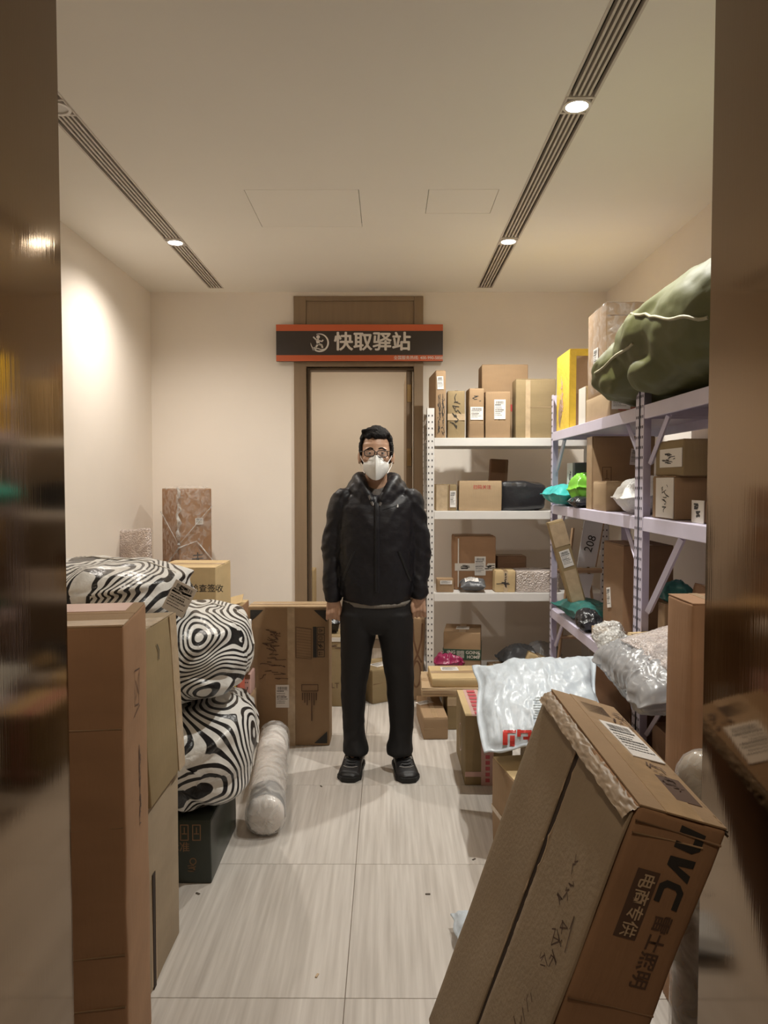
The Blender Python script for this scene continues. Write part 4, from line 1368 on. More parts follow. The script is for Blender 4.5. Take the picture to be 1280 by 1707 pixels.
# ================================================================== cartons on the long rack
T1, T2, T3, T4 = LV_R[3] + .001, LV_R[2] + .001, LV_R[1] + .001, LV_R[0] + .001
carton('tall carton bound in yellow tape high at the far end of the rack', (1.075, 1.225), (4.38, 4.70), (T1, 2.275), 'kraft', [
    ('tape', 'L', .0, .0, 1.0, 1.0, 'tape_yellow'), ('tape', 'F', .0, .0, .24, 1.0, 'tape_yellow'), ('tape', 'F', .24, .92, 1, 1.0, 'tape_yellow'), ('tape', 'F', .24, .0, 1, .44, 'kraft_dark'),
    ('scrib', 'L', .45, .5, .06, .35, 91, 0, 'tape_pink', 14, .006), ('tape', 'T', 0, 0, 1, 1, 'tape_yellow')], amp=.006, r=.012)
carton('small yellow taped packet on the top rack level', (1.085, 1.145), (4.06, 4.2), (T1, 2.02), 'kraft_yellow', [('tape', 'F', .25, 0, 1, 1, 'tape_yellow'), ('tape', 'L', 0, 0, 1, 1, 'tape_white')])
carton('low carton with printed label under the film wrapped one on the top rack level', (1.08, 1.5), (3.60, 4.04), (T1, 1.94), 'kraft_pale', [
    ('label', 'F', .12, .6, .09, .08, 0, 19), ('tape', 'F', .30, 0, .36, 1, 'tape_white'), ('scrib', 'F', .2, .25, .1, .03, 92, 0, 'ink_red', 5, .004)])
t = carton('film wrapped carton with a tree emblem high on the rack', (1.085, 1.36), (3.70, 4.03), (1.943, 2.385), 'kraft', [
    ('lines', 'F', [[(.52, .52), (.52, .80)], [(.52, .60), (.40, .72)], [(.52, .60), (.64, .72)], [(.52, .66), (.42, .80)], [(.52, .66), (.62, .80)], [(.40, .72), (.36, .70)], [(.64, .72), (.68, .70)], [(.42, .80), (.38, .82)], [(.62, .80), (.66, .82)]], .008, 'ink_brown', 'tree_emblem'),
    ('label', 'L', .5, .42, .08, .12, 0, 20), ('crease', 'F', .02, .86, .98, .86, 'kraft_dark')])
mesh_obj('clear_film', *rbox_vf(.275 + .014, .33 + .014, .442 + .01, .03, 8, .010, .003, 12), 'film', t, True)

carton('upright grey blue box with printed edge on the middle rack level', (1.125, 1.235), (4.45, 4.62), (T2, 1.615), 'poly_grey', [
    ('tape', 'L', .0, .0, .8, 1.0, 'tape_white'), ('scrib', 'L', .4, .5, .06, .2, 93, 0, 'ink', 8, .006), ('text', 'F', .6, .35, .06, 'b', 0, 'ink', .02)], top=False, name='box', cat='box')
carton('big carton with white label tag on the middle rack level', (1.075, 1.40), (3.88, 3.98), (T2, 1.735), 'kraft', [
    ('label', 'F', .68, .72, .05, .085, -.1, 21), ('lines', 'F', [[(.16, .38), (.30, .38), (.30, .58), (.16, .58), (.16, .38)], [(.2, .42), (.26, .42)], [(.23, .42), (.23, .54)]], .003, 'ink_brown', 'handling_mark'),
    ('patch', 'F', .17, .32, .22, .36, 'ink', 'printed_block'), ('tape', 'L', 0, 0, 1, 1, 'tape')], amp=.005)
carton('pale carton tucked behind the white foam pouch', (1.065, 1.21), (3.60, 3.83), (T2, 1.50), 'kraft_pale')
carton('upper carton with scrawled white label in the near bay of the rack', (1.085, 1.44), (2.72, 3.0), (1.522, 1.655), 'kraft_olive', [
    ('tape', 'L', .2, .25, .98, .78, 'tape_white'), ('scrib', 'L', .55, .5, .12, .05, 94, 0, 'ink', 9, .003)])
carton('lower carton with glossy taped label in the near bay of the rack', (1.075, 1.46), (2.77, 3.0), (T2, 1.519), 'kraft', [
    ('tape', 'L', .2, .03, .98, .98, 'tape_white'), ('scrib', 'L', .6, .5, .08, .12, 95, 0, 'ink', 9, .003)])
carton('tiny white sided box standing before the near bay cartons', (1.085, 1.17), (2.53, 2.63), (T2, 1.435), 'kraft_dark', [
    ('tape', 'L', 0, 0, 1, 1, 'tape_white'), ('scrib', 'L', .5, .3, .05, .04, 96, 0, 'ink', 5, .006), ('scrib', 'L', .5, .75, .05, .02, 97, 0, 'ink', 4, .006)], top=False)

p0 = at(968, 1003, Y=4.35); 
carton('long slim taped carton tilted against the far rack post', (p0.x - .045, p0.x + .045), (4.30, 4.37), (T3 + .012, T3 + .60), 'kraft_olive', [
    ('label', 'F', .5, .62, .06, .10, .05, 22), ('tape', 'F', .0, .75, 1, .98, 'tape_clear'), ('tape', 'F', .1, .0, .9, .5, 'tape_clear')], ry=R(-16))
carton('tall carton leaning at the back of the low rack level', (1.12, 1.36), (3.50, 3.82), (T3, 1.195), 'kraft_dark', [('label', 'L', .35, .45, .06, .10, .2, 23), ('tape', 'F', 0, 0, .25, 1, 'kraft_red')])
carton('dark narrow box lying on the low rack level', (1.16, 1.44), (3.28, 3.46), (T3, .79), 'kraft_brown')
carton('small pale carton at the front of the low rack level', (1.055, 1.15), (3.66, 3.80), (T3, .755), 'kraft_pale', [('scrib', 'L', .5, .5, .06, .02, 98, 0, 'ink_brown', 4, .003)])
carton('little carton between the bubble wrapped bundles', (1.0, 1.10), (3.215, 3.29), (T3, .775), 'kraft_yellow')
carton('carton peeping out above the silver bag', (1.0, 1.10), (2.98, 3.055), (.83, .875), 'kraft_yellow', rz=R(12))
carton('carton with red stamped print tilted in the near bay of the low level', (1.16, 1.44), (2.80, 2.97), (T3 + .03, 1.07), 'kraft_red', [
    ('scrib', 'L', .5, .6, .16, .14, 99, .3, 'ink_red', 12, .005), ('scrib', 'F', .4, .6, .2, .14, 100, .3, 'ink_red', 12, .005)], ry=R(12))
carton('square carton behind the near rack post on the low level', (1.125, 1.25), (2.985, 3.06), (T3, 1.0), 'kraft', [('label', 'F', .2, .4, .04, .06, 0, 24)])
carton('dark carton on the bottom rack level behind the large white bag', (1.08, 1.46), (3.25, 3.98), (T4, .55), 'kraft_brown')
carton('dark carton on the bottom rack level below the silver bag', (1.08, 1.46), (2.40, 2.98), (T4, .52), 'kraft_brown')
carton('tall narrow carton standing beside the right door jamb', (.81, .955), (1.95, 2.13), (0, at(1155, 1008, Y=1.95).z), 'kraft_red', [
    ('crease', 'T', .05, .4, .95, .6, 'kraft_dark')], r=.008)

# wooden easel with white boards between the two racks
YE = 4.835
ez = thing('easel', 'wooden easel holding white boards between the two racks', 'easel', (0, 0, 0))
def bar(nm, pts, r, m='easel_wood', par=None):
    V, F = tube_vf(pts, r, 4)
    return mesh_obj(nm, V, F, m, par or ez)
def pe(x, y, dy=0.0):
    q = at(x, y, Y=YE + dy); return Vector((q.x, q.y, max(q.z, .0)))
lg0 = pe(922, 1172); lg0.z = 0.0; lg1 = pe(1010, 1172); lg1.z = 0.0
bar('leg', [lg0, pe(955, 880)], .011); bar('leg', [lg1, pe(972, 880)], .011)
bar('tray', [pe(924, 951, -.025), pe(1003, 951, -.025)], .016)
bar('crossbar', [pe(929, 1062), pe(1000, 1062)], .012)
wb = thing('white_board', 'white flat panel marked with a handwritten number on the easel', 'panel', (0, 0, 0))
q0, q1, q2, q3 = pe(962, 945, -.018), pe(992, 945, -.018), pe(1006, 868, -.018), pe(974, 868, -.018)
def slab(nm, q, m, par, th=.012):
    n = Vector((0, 1, 0)) * th
    V = [v for v in q] + [v + n for v in q]
    return mesh_obj(nm, V, [(0, 1, 2, 3), (7, 6, 5, 4), (0, 4, 5, 1), (1, 5, 6, 2), (2, 6, 7, 3), (3, 7, 4, 0)], m, par)
slab('panel', (q0, q1, q2, q3), 'white_board', wb)
slab('edge_strip', (q1 + Vector((0, -.002, 0)), q1 + Vector((.008, -.002, 0)), q2 + Vector((.008, -.002, 0)), q2 + Vector((0, -.002, 0))), 'easel_wood', wb, .014)
mm = Matrix.Translation((q0 + q2) / 2 + Vector((0, -.002, 0))) @ Matrix.Rotation(PI / 2, 4, 'X') @ Matrix.Rotation(R(72), 4, 'Z')
use('handwriting', text_mesh('208', .075, 'ink', -.0), wb, mm)
wb2 = thing('white_board', 'white flat panel hanging below the easel tray', 'panel', (0, 0, 0))
slab('panel', (pe(969, 1000, -.02), pe(980, 1000, -.02), pe(990, 957, -.02), pe(966, 957, -.02)), 'white_board', wb2)

# ================================================================== bags and wrapped bundles
def zebra_bag(label, c, abc, rot, seed):
    t = thing('zebra_bag', label, 'bag', c, rot, 'zebra print quilt bags stacked on the left')
    a, b, cc_ = abc
    V, F = super_vf(a, b, cc_, .55, 72, 56, .018, seed, 5.0, .012)
    V2 = []
    for v in V:
        e = min(1, abs(v.y) / b)
        an = math.atan2(v.z / cc_, v.x / a)
        pk = (e ** 3) * .03 * math.sin(9 * an + seed) + (e ** 4) * .02 * math.sin(15 * an + 2 * seed)
        rr = Vector((v.x, 0, v.z))
        n = rr.normalized() if rr.length > 1e-6 else Vector((0, 0, 0))
        k = 1 - .20 * e ** 4
        q = Vector((v.x * k, v.y, v.z * k)) + n * pk * min(1, rr.length / .1)
        # bunched, tied ends
        if rr.length < .10:
            q.y += math.copysign(.018 * (1 - rr.length / .10), v.y) * (1 if v.y < 0 else .3)
        V2.append(q)
    zmin = min(v.z for v in V2)
    V2 = [v + Vector((0, 0, cc_ * 0)) for v in V2]
    mesh_obj('bag_skin', V2, F, 'zebra', t, True)
    # strap seam round the bag
    bv = BVHTree.FromPolygons([tuple(v) for v in V2], F)
    pts = []
    for k in range(40):
        an = 2 * PI * k / 40
        d = Vector((math.cos(an), .35 * math.sin(an), math.sin(an) * .8)).normalized()
        h = bv.ray_cast(d * 2, -d)[0]
        if h:
            pts.append(h + d * .002)
    pts.append(pts[0])
    mesh_obj('seam', *tube_vf(pts, .003, 5), 'tape_white', t, True)
    return t, bv


zebra_bag('bottom zebra print bag of the stack resting on the black green carton', (-.845, 3.0, .437), (.295, .375, .187), (0, R(4), R(6)), 1)
zebra_bag('middle zebra print bag of the stack on the left', (-.865, 3.0, .815), (.295, .36, .168), (0, R(-3), R(4)), 2)
t4, bv4 = zebra_bag('topmost zebra print bag of the stack with white label', (-1.07, 2.76, 1.10), (.30, .30, .10), (0, R(2), R(-8)), 3)
# label dangling at its right end
pl = at(299, 998, Y=2.50)
o = mesh_obj('shipping_label', *box_vf(-.04, .04, -.055, .055, 0, .002), 'paper', t4)
M = Matrix.Translation(pl) @ Matrix.Rotation(PI / 2, 4, 'X') @ Matrix.Rotation(R(-28), 4, 'Z')
Mt = Matrix.LocRotScale(Vector(t4.location), t4.rotation_euler, None)
o.matrix_local = Mt.inverted() @ M
p = use('label_print', label_print(31), o, Matrix.Translation((0, 0, .0026)) @ Matrix.Diagonal((.08, .11, 1, 1)))
hw_ = use('handwriting', scribble_mesh(.06, .035, 32, 'ink', 4, .005), o, Matrix.Translation((0, .028, .003)))

# film wrapped roll on the floor
ra, rb = Vector((-.512, 3.06, .092)), Vector((-.625, 4.04, .092))
L_ = (rb - ra).length
t = thing('wrapped_roll', 'pale rolled bundle in clear plastic lying on the floor beside the zebra bags', 'wrapped roll', (ra.x, ra.y, 0), (0, 0, math.atan2(rb.y - ra.y, rb.x - ra.x) - PI / 2))
rn = 36
V, F = [], []
prof = [(-.013, .0008), (-.012, .012), (-.010, .05), (0, .072), (.02, .079), (.3, .080), (.7, .079), (L_ - .02, .078), (L_, .06), (L_ + .004, .01)]
for (y, r) in prof:
    for k in range(rn):
        an = 2 * PI * k / rn
        V.append(Vector((r * math.cos(an), y, .084 + r * math.sin(an))))
for j in range(len(prof) - 1):
    for k in range(rn):
        F.append((j * rn + k, j * rn + (k + 1) % rn, (j + 1) * rn + (k + 1) % rn, (j + 1) * rn + k))
mesh_obj('roll_core', V, F, 'roll_cloth', t, True)
boxes('end_band', [], 'poly_grey', t) if False else None
V, F = [], []
for k2, (y, r) in enumerate([(.05, .0805), (.20, .0815)]):
    for k in range(rn):
        an = 2 * PI * k / rn
        V.append(Vector((r * math.cos(an), y, .084 + r * math.sin(an))))
F = [(k, (k + 1) % rn, rn + (k + 1) % rn, rn + k) for k in range(rn)]
mesh_obj('grey_band', V, F, 'poly_silver', t, True)
V, F = [], []
nj = 60
for j in range(nj + 1):
    s = j / nj
    y = -.03 + (L_ + .05) * s
    for k in range(rn):
        an = 2 * PI * k / rn
        r = .0865 + .004 * noise.noise(Vector((math.cos(an) * 3, y * 9, math.sin(an) * 3)))
        if y < .0:
            q = (y + .03) / .03
            r = .015 + (r - .015) * max(.0, q) ** .5 + .010 * math.sin(9 * an) * (1 - q) + .006 * math.sin(17 * an) * (1 - q * .5)
        z = .088 + r * math.sin(an)
        V.append(Vector((r * math.cos(an), y, max(.0015, z))))
for j in range(nj):
    for k in range(rn):
        F.append((j * rn + k, j * rn + (k + 1) % rn, (j + 1) * rn + (k + 1) % rn, (j + 1) * rn + k))
mesh_obj('clear_film', V, F, 'film_thick', t, True)

# upright wrapped roll by the right jamb
cr = Vector((.715, 1.645, 0)); zt = at(1140, 1252, Y=1.64).z
t = thing('wrapped_roll', 'round topped bundle in clear wrap standing by the right door jamb', 'wrapped roll', cr)
rings = [(0, 0, 0.0, .055, .055), (0, 0, .02, .06, .06), (0, 0, zt - .09, .060, .060), (0, 0, zt - .05, .056, .056), (0, 0, zt - .025, .044, .044), (0, 0, zt - .012, .028, .028), (0, 0, zt - .008, .01, .01)]
mesh_obj('roll_core', *loft_vf(rings, 28), 'kraft_grey', t, True)
rings = [(0, 0, 0.0, .06, .06)] + [(0.002 * math.sin(k), 0.002 * math.cos(k * 1.3), .02 + (zt - .11) * k / 12, .065 + .002 * math.sin(k * 2.3), .065 + .002 * math.cos(k * 1.9)) for k in range(13)] + [(0, 0, zt - .045, .060, .060), (0, 0, zt - .02, .046, .046), (0, 0, zt - .006, .028, .028), (0, 0, zt, .010, .010)]
mesh_obj('clear_film', *loft_vf(rings, 30), 'film_thick', t, True)

# ---- large white mailer lying across the cartons on the right
TL, TR_, BL, BR = at(789, 1114, Y=3.56), at(988, 1098, Y=3.46), at(806, 1258, Y=2.90), at(1012, 1236, Y=2.80)
cen = (TL + TR_ + BL + BR) / 4
WM, LM = .56, .72


def mail_map(P):
    u, v = P.x / WM + .5, P.y / LM + .5
    q = BL * (1 - u) * (1 - v) + BR * u * (1 - v) + TL * (1 - u) * v + TR_ * u * v
    sag = -.05 * (1 - (2 * v - 1) ** 2) * 0
    up_ = Vector((-.05, -.35, .93)).normalized()
    q = q + up_ * (P.z * 1.0 + .012) + Vector((0, 0, sag))
    # corners droop and curl
    return q - cen


t = thing('mailer_bag', 'large white plastic mailer with red lettering lying on the cartons', 'mailer bag', cen)
V, F = bag_vf(WM, LM, .13, 4, .013, 64, 70, 3.2, .07, mail_map, (2.0, .75))
mesh_obj('bag_skin', V, F, 'poly_white', t, True)
bvm = BVHTree.FromPolygons([tuple(v) for v in V], F)


def mailer_pt(x, y, off=.003):
    o = Vector((0, 0, EYE)); r = (at(x, y, Y=1.0) - o).normalized()
    h = bvm.ray_cast(o - cen, r)
    return (h[0] - r * off) if h[0] else None


def mailer_patch(nm, m, x0, x1, y0, y1, par=t, n=6, skew=0):
    V, F = [], []
    for j in range(n + 1):
        for i in range(n + 1):
            q = mailer_pt(x0 + (x1 - x0) * i / n + skew * j / n, y0 + (y1 - y0) * j / n)
            if q is None:
                return
            V.append(q)
    for j in range(n):
        for i in range(n):
            a_ = j * (n + 1) + i
            F.append((a_, a_ + 1, a_ + n + 2, a_ + n + 1))
    return mesh_obj(nm, V, F, m, par)


for (x0, x1, y0, y1) in ((838, 846, 1217, 1242), (846, 860, 1217, 1222), (850, 858, 1226, 1244), (862, 868, 1216, 1228), (866, 886, 1217, 1222), (880, 888, 1222, 1236),
                         (872, 882, 1228, 1233), (828, 850, 1246, 1253), (850, 872, 1242, 1249), (872, 888, 1238, 1245)):
    mailer_patch('red_lettering', 'poly_red', x0, x1, y0, y1)
for k in range(9):
    rnd = random.Random(k)
    y_ = 1162 + 4.2 * k
    mailer_patch('small_print', 'ink_grey', 888 + rnd.uniform(0, 4), 905 + rnd.uniform(0, 10), y_, y_ + 1.6)

# ---- other bags: back rack
pb = at(872, 856, Y=4.96)
t = thing('wrapped_parcel', 'parcel wrapped in crumpled black plastic on the second shelf', 'parcel', (pb.x, 5.08, S2))
mesh_obj('bag_skin', *rbox_vf(.31, .26, .185, .03, 14, .02, .004, 21), 'poly_black', t, True)
p = at(788, 988, Y=4.98)
bag('small dark grey mailer with white label before the taped square carton', (p.x, 4.975, S3 + .012), (.165, .13, .055), (R(12), 0, R(-6)), 'poly_grey', 7, .006, lab=(-.01, .0, .09, .07, .1, 7), nu=26, nv=26, rim=.06)
p = at(748, 1105, Y=4.98)
bag('crumpled magenta plastic bag at the left end of the lowest shelf', (p.x, 5.0, S4), (.2, .14, .10), (0, 0, R(8)), 'poly_magenta', 9, .014, nu=30, nv=30)
p = at(872, 1100, Y=5.05)
bag('dark grey mailer slumped on the lowest shelf', (p.x - .02, 5.1, S4), (.26, .22, .13), (0, R(-6), R(12)), 'poly_grey', 12, .014)
bag('pale grey mailer sloping behind the yellowish carton on the lowest shelf', (p.x + .15, 5.17, S4), (.24, .2, .14), (0, R(10), R(-10)), 'poly_silver', 13, .012)
p = at(555, 1045, Y=4.95)
bag('small black plastic bag on the upright carton by the man\'s hand', (p.x, 5.0, .474), (.10, .12, .12), (0, 0, R(10)), 'poly_black', 15, .012, nu=26, nv=26)
# white packet on the floor behind the big carton
bag('white plastic packet on the floor behind the long leaning carton', (.305, 2.34, 0), (.16, .22, .06), (0, 0, R(8)), 'poly_white', 17, .007, nu=26, nv=26)

# ---- long rack, middle level
bag('turquoise mailer hanging over the front of the middle rack level', (1.10, 4.50, T2), (.25, .34, .10), (0, 0, R(6)), 'poly_teal', 19, .010)
bag('lime green mailer folded on the middle rack level', (1.13, 4.22, T2 + .030), (.15, .15, .13), (0, R(-6), R(20)), 'poly_lime', 21, .013)
bag('flat grey mailer under the lime green one', (1.13, 4.26, T2), (.17, .26, .04), (0, 0, R(-4)), 'poly_silver', 23, .006)
bag('black plastic mailer at the shelf edge by the turquoise one', (1.075, 4.12, T2), (.10, .14, .045), (0, 0, R(4)), 'poly_black', 24, .006, nu=24, nv=24)
bag('white foam pouch slumped against the middle rack post', (1.19, 3.36, T2), (.26, .42, .15), (0, R(-8), R(-10)), 'foam_white', 25, .008, name='foam_pouch', cat='pouch')
# ---- low level
bag('dark teal mailer lying on the low rack level', (1.17, 4.27, T3), (.27, .52, .09), (0, R(3), R(6)), 'poly_dark_teal', 27, .010)
bag('black plastic bag before the dark teal mailer', (1.095, 3.98, T3), (.12, .20, .09), (0, 0, R(-6)), 'poly_black', 29, .011, nu=26, nv=26)
bag('bubble wrapped bundle at the edge of the low rack level', (1.075, 3.50, T3), (.13, .17, .11), (0, R(-12), R(8)), 'bubble_white', 31, .012, name='bubble_bundle', cat='bubble wrap', nu=28, nv=28)
bag('second bubble wrapped bundle nearer the rack post', (1.05, 3.36, T3 - .0), (.12, .12, .10), (0, R(-14), R(-6)), 'bubble_white', 33, .012, name='bubble_bundle', cat='bubble wrap', nu=28, nv=28)
bag('bubble mailer spread over the near bay of the low level', (1.07, 2.68, T3 + .19), (.27, .46, .03), (R(3), R(-16), R(2)), 'bubble', 35, .006, name='bubble_mailer')
bag('silver grey plastic bag hanging over the near bay beam', (1.0, 2.76, T3 + .005), (.25, .72, .16), (0, R(-18), R(-3)), 'poly_silver', 37, .010, nu=44, nv=60, fold=(1.2, 2.4), rim=.05)
bag('green plastic bag stuffed at the back of the near bay', (1.18, 3.02, 1.004), (.13, .09, .06), (0, 0, 0), 'poly_dark_teal', 39, .010, nu=24, nv=24)

# ---- big green sack on top of the long rack
sk = thing('woven_sack', 'bulging olive green woven sack on top of the long rack', 'sack', (1.25, 2.85, T1))
parts = []
V, F = super_vf(.30, .60, .25, .62, 48, 36, .03, 5, 3.0, .018)
parts.append(([Matrix.Rotation(R(6), 3, 'Z') @ v + Vector((.03, -.22, .265)) for v in V], F))
V, F = super_vf(.24, .26, .175, .72, 40, 30, .02, 8, 4.0, .012)
parts.append(([Matrix.Rotation(R(20), 3, 'Y') @ v + Vector((-.07, .40, .175)) for v in V], F))
V, F = super_vf(.20, .22, .12, .75, 32, 24, .02, 11, 4.0, .01)
parts.append(([v + Vector((-.11, -.05, .13)) for v in V], F))
V, F = union(parts, .014, 3)
N_ = normals_of(V, F)
V = [v + n * (.012 * (1 - 2 * abs(noise.noise(Vector((v.x * 3, v.y * 5, v.z * 7)) + Vector((3, 1, 4))))) + .006 * noise.noise(v * 16)) for v, n in zip(V, N_)]
zmin = min(v.z for v in V)
V = [Vector((v.x * .9 - .30 * max(0, (v.z - zmin) * .76 - .12) - .02, v.y, (v.z - zmin) * .72)) for v in V]
V = [Vector((v.x, v.y, v.z - .35 * max(0, -.22 - v.x))) for v in V]
mesh_obj('sack_skin', V, F, 'sack_green', sk, True)
bvs = BVHTree.FromPolygons([tuple(v) for v in V], F)


def sack_path(pts, r, nm):
    out = []
    org = Vector((0, 0, EYE)) - Vector(sk.location)
    for x, y in pts:
        rr = (at(x, y, Y=1.0) - Vector((0, 0, EYE))).normalized()
        h = bvs.ray_cast(org, rr)[0]
        if h:
            out.append(h - rr * .002)
    if len(out) > 2:
        mesh_obj(nm, *tube_vf(out, r, 6), 'sack_edge', sk, True)


sack_path([(1052 + 8 * k, 521 + (2 if k < 4 else 9) + 2.5 * math.sin(k)) for k in range(17)], .006, 'seam_edge')
sack_path([(992 + 7 * k, 622 - 5.6 * k + 2 * math.sin(k)) for k in range(10)], .006, 'seam_edge')
# litter on the floor
for i, (x, y) in enumerate(((713, 1491), (528, 1627), (330, 1490), (790, 1433), (535, 1311))):
    p = at(x, y, Z=0)
    V, F = rbox_vf(.018, .007, .003, .001, 1, .002, 0, i)
    o = mesh_obj('paper_scrap', V, F, 'scrap_dark' if i != 1 else 'torn')
    o.location = (p.x, p.y, 0); o.rotation_euler = (0, 0, i * 1.3)
    tag(o, ['dark scrap on the floor left of the long leaning carton', 'pale crumb of card on the nearest floor tile', 'tiny dark scrap before the black green carton',
            'small scrap beside the battered carton on the floor', 'tiny dark fleck before the man\'s shoe'][i], 'litter')

# ================================================================== the man
PY = 3.80
OX = at(628, 1000, Y=PY).x


def L2(x, y, dy=0.0):
    q = at(x, y, Y=PY + dy)
    return q.x - OX, q.z


mat('skin', (0.50, 0.30, 0.20), 0.5, var=.06, vscale=30)
mat('hair', (0.008, 0.006, 0.0055), 0.75, bump=.8, bscale=160, bstretch=(1, .3, 1), spec=.2)
mat('jacket', (0.0095, 0.0085, 0.011), 0.5, bump=.3, bscale=22, bstretch=(1, 1, 1.8), spec=.35)
mat('jacket_trim', (0.007, 0.007, 0.008), 0.55)
mat('lining', (0.10, 0.085, 0.075), 0.8, var=.35, vscale=60)
mat('knit', (0.20, 0.18, 0.155), 0.9, bump=.5, bscale=200, bstretch=(1, 1, .1))
mat('trousers', (0.005, 0.004, 0.0043), 0.75, bump=.2, bscale=18, bstretch=(2, 2, .6))
mat('shoe', (0.013, 0.012, 0.013), 0.5, bump=.15, bscale=60)
mat('sole', (0.010, 0.010, 0.010), 0.7)
mat('shoe_mark', (0.42, 0.40, 0.38), 0.4)
mat('mask_cloth', (0.74, 0.74, 0.72), 0.75, bump=.1, bscale=120)
mat('eye_white', (0.62, 0.58, 0.54), 0.25)
mat('iris', (0.012, 0.008, 0.006), 0.15)
mat('rim', (0.012, 0.010, 0.010), 0.3)
mat('lips', (0.40, 0.16, 0.13), 0.5)
m = bpy.data.materials.new('lens'); N, L, B = nodes_of(m); tr_ = N.new('ShaderNodeBsdfTransparent'); mx = N.new('ShaderNodeMixShader'); mx.inputs[0].default_value = .10
B.inputs['Base Color'].default_value = (.6, .6, .6, 1); B.inputs['Roughness'].default_value = .05
L.new(tr_.outputs[0], mx.inputs[1]); L.new(B.outputs[0], mx.inputs[2]); L.new(mx.outputs[0], N['Material Output'].inputs[0]); MATS['lens'] = m

zc = lambda y: L2(628, y)[1]
EYEZ = zc(757)
CHIN = zc(798)
TOP = zc(716)
HX = L2(627, 757)[0]
HY = -.02                                         # head sits slightly forward
HH = TOP - CHIN
# ---- body: head, neck, chest, arms and hands in one skin
bp_ = []
bp_.append(ellip_vf((HX, HY + .012, TOP - .105), (.078, .098, .105)))                 # skull
bp_.append(ellip_vf((HX, HY - .018, EYEZ + .005), (.072, .072, .075)))               # face
bp_.append(loft_vf([(HX, HY - .028, CHIN, .030, .040), (HX, HY - .026, CHIN + .015, .044, .055), (HX, HY - .018, CHIN + .05, .060, .066), (HX, HY - .012, EYEZ, .070, .076), (HX, HY, EYEZ + .05, .074, .085)]))
bp_.append(capsule_vf((HX, HY - .085, EYEZ + .004), (HX, HY - .104, EYEZ - .042), .009, .015))   # nose
bp_.append(ellip_vf((HX, HY - .095, EYEZ - .047), (.017, .014, .010)))
bp_.append(ellip_vf((HX, HY - .082, EYEZ - .075), (.024, .012, .010)))               # mouth mound
for s in (-1, 1):
    bp_.append(ellip_vf((HX + s * .032, HY - .073, EYEZ + .020), (.024, .013, .008)))       # brow ridge
    bp_.append(ellip_vf((HX + s * .044, HY - .060, EYEZ - .028), (.022, .020, .018)))       # cheek
    bp_.append(ellip_vf((HX + s * .083, HY + .012, EYEZ - .016), (.010, .020, .033), rotz=s * R(-25)))  # ear
    bp_.append(ellip_vf((HX + s * .085, HY + .010, EYEZ - .040), (.008, .010, .012)))
bp_.append(loft_vf([(0, .02, zc(850), .10, .08), (0, .015, zc(826), .075, .065), (HX, 0, zc(808), .056, .058), (HX, HY + .01, CHIN + .03, .055, .060)]))
bp_.append(loft_vf([(0, .01, zc(985), .13, .09), (0, .01, zc(930), .14, .10), (0, .01, zc(870), .15, .10), (0, .02, zc(835), .13, .08), (0, .02, zc(820), .08, .06)]))
ARM = {}
for s, sh_, el, wr in ((-1, (572, 842), (556, 915), (556, 992)), (1, (686, 842), (698, 915), (698, 988))):
    a, b, c = [Vector((L2(*q)[0], dy, L2(*q)[1])) for q, dy in ((sh_, .01), (el, .03), (wr, -.02))]
    ARM[s] = (a, b, c)
    bp_.append(capsule_vf((s * .08, .015, a.z), a, .04, .036))
    bp_.append(capsule_vf(a, b, .036, .031)); bp_.append(capsule_vf(b, c, .031, .026))
    # hand: palm, knuckles, four fingers curling back, thumb along the inner side
    d = Vector((0, -.12, -1)).normalized()
    pm = c + d * .055
    bp_.append(capsule_vf(c, c + d * .03, .025, .027))
    for k in range(4):
        off = (k - 1.5) * .0185
        # index finger towards the body and front
        side = -s * off
        kn = c + d * .083 + Vector((side, -.004 * abs(k - 1.5), .004 * (k - 1.5) ** 2 * -1 + .0))
        bp_.append(capsule_vf(c + d * .018 + Vector((side * .7, 0, 0)), kn, .0125, .0100))
        ln = (.040, .044, .041, .033)[3 - k]
        j1 = kn + Vector((side * .15, .014, -ln * .85)); j2 = j1 + Vector((0, .026, -.001)); j3 = j2 + Vector((0, .010, .018))
        bp_.append(capsule_vf(kn, j1, .0086, .0078)); bp_.append(capsule_vf(j1, j2, .0078, .0074)); bp_.append(capsule_vf(j2, j3, .0074, .0068))
    tb = c + d * .030 + Vector((-s * .024, -.008, 0))
    t1 = tb + Vector((-s * .012, -.012, -.032)); t2 = t1 + Vector((s * .004, -.002, -.030))
    bp_.append(capsule_vf(tb, t1, .0125, .0110)); bp_.append(capsule_vf(t1, t2, .0108, .0085))
bp_.append(loft_vf([(0, .01, zc(1040), .12, .08), (0, .01, zc(1010), .14, .09), (0, .01, zc(960), .13, .09)]))
for s, kn_, an_ in ((-1, 591, 593), (1, 666, 668)):
    hp_, kq, aq = Vector((s * .085, .01, zc(1015))), Vector((L2(kn_, 1130)[0], .005, zc(1130))), Vector((L2(an_, 1240)[0], .045, .10))
    bp_.append(capsule_vf(hp_, kq, .070, .048)); bp_.append(capsule_vf(kq, aq, .048, .034))
    bp_.append(capsule_vf(aq, aq + Vector((s * .02, -.10, -.055)), .032, .026))
V, F = union(bp_, .0040, 2)
man = mesh_obj('person', V, F, 'skin', None, True)
man.location = (OX, PY, 0)
tag(man, 'man in black hooded jacket and white face mask standing with arms at his sides', 'person')
bvh_head = BVHTree.FromPolygons([tuple(v) for v in V], F)


def face_y(x, z):
    h = bvh_head.ray_cast(Vector((x, -1, z)), Vector((0, 1, 0)))[0]
    return h.y if h else 0


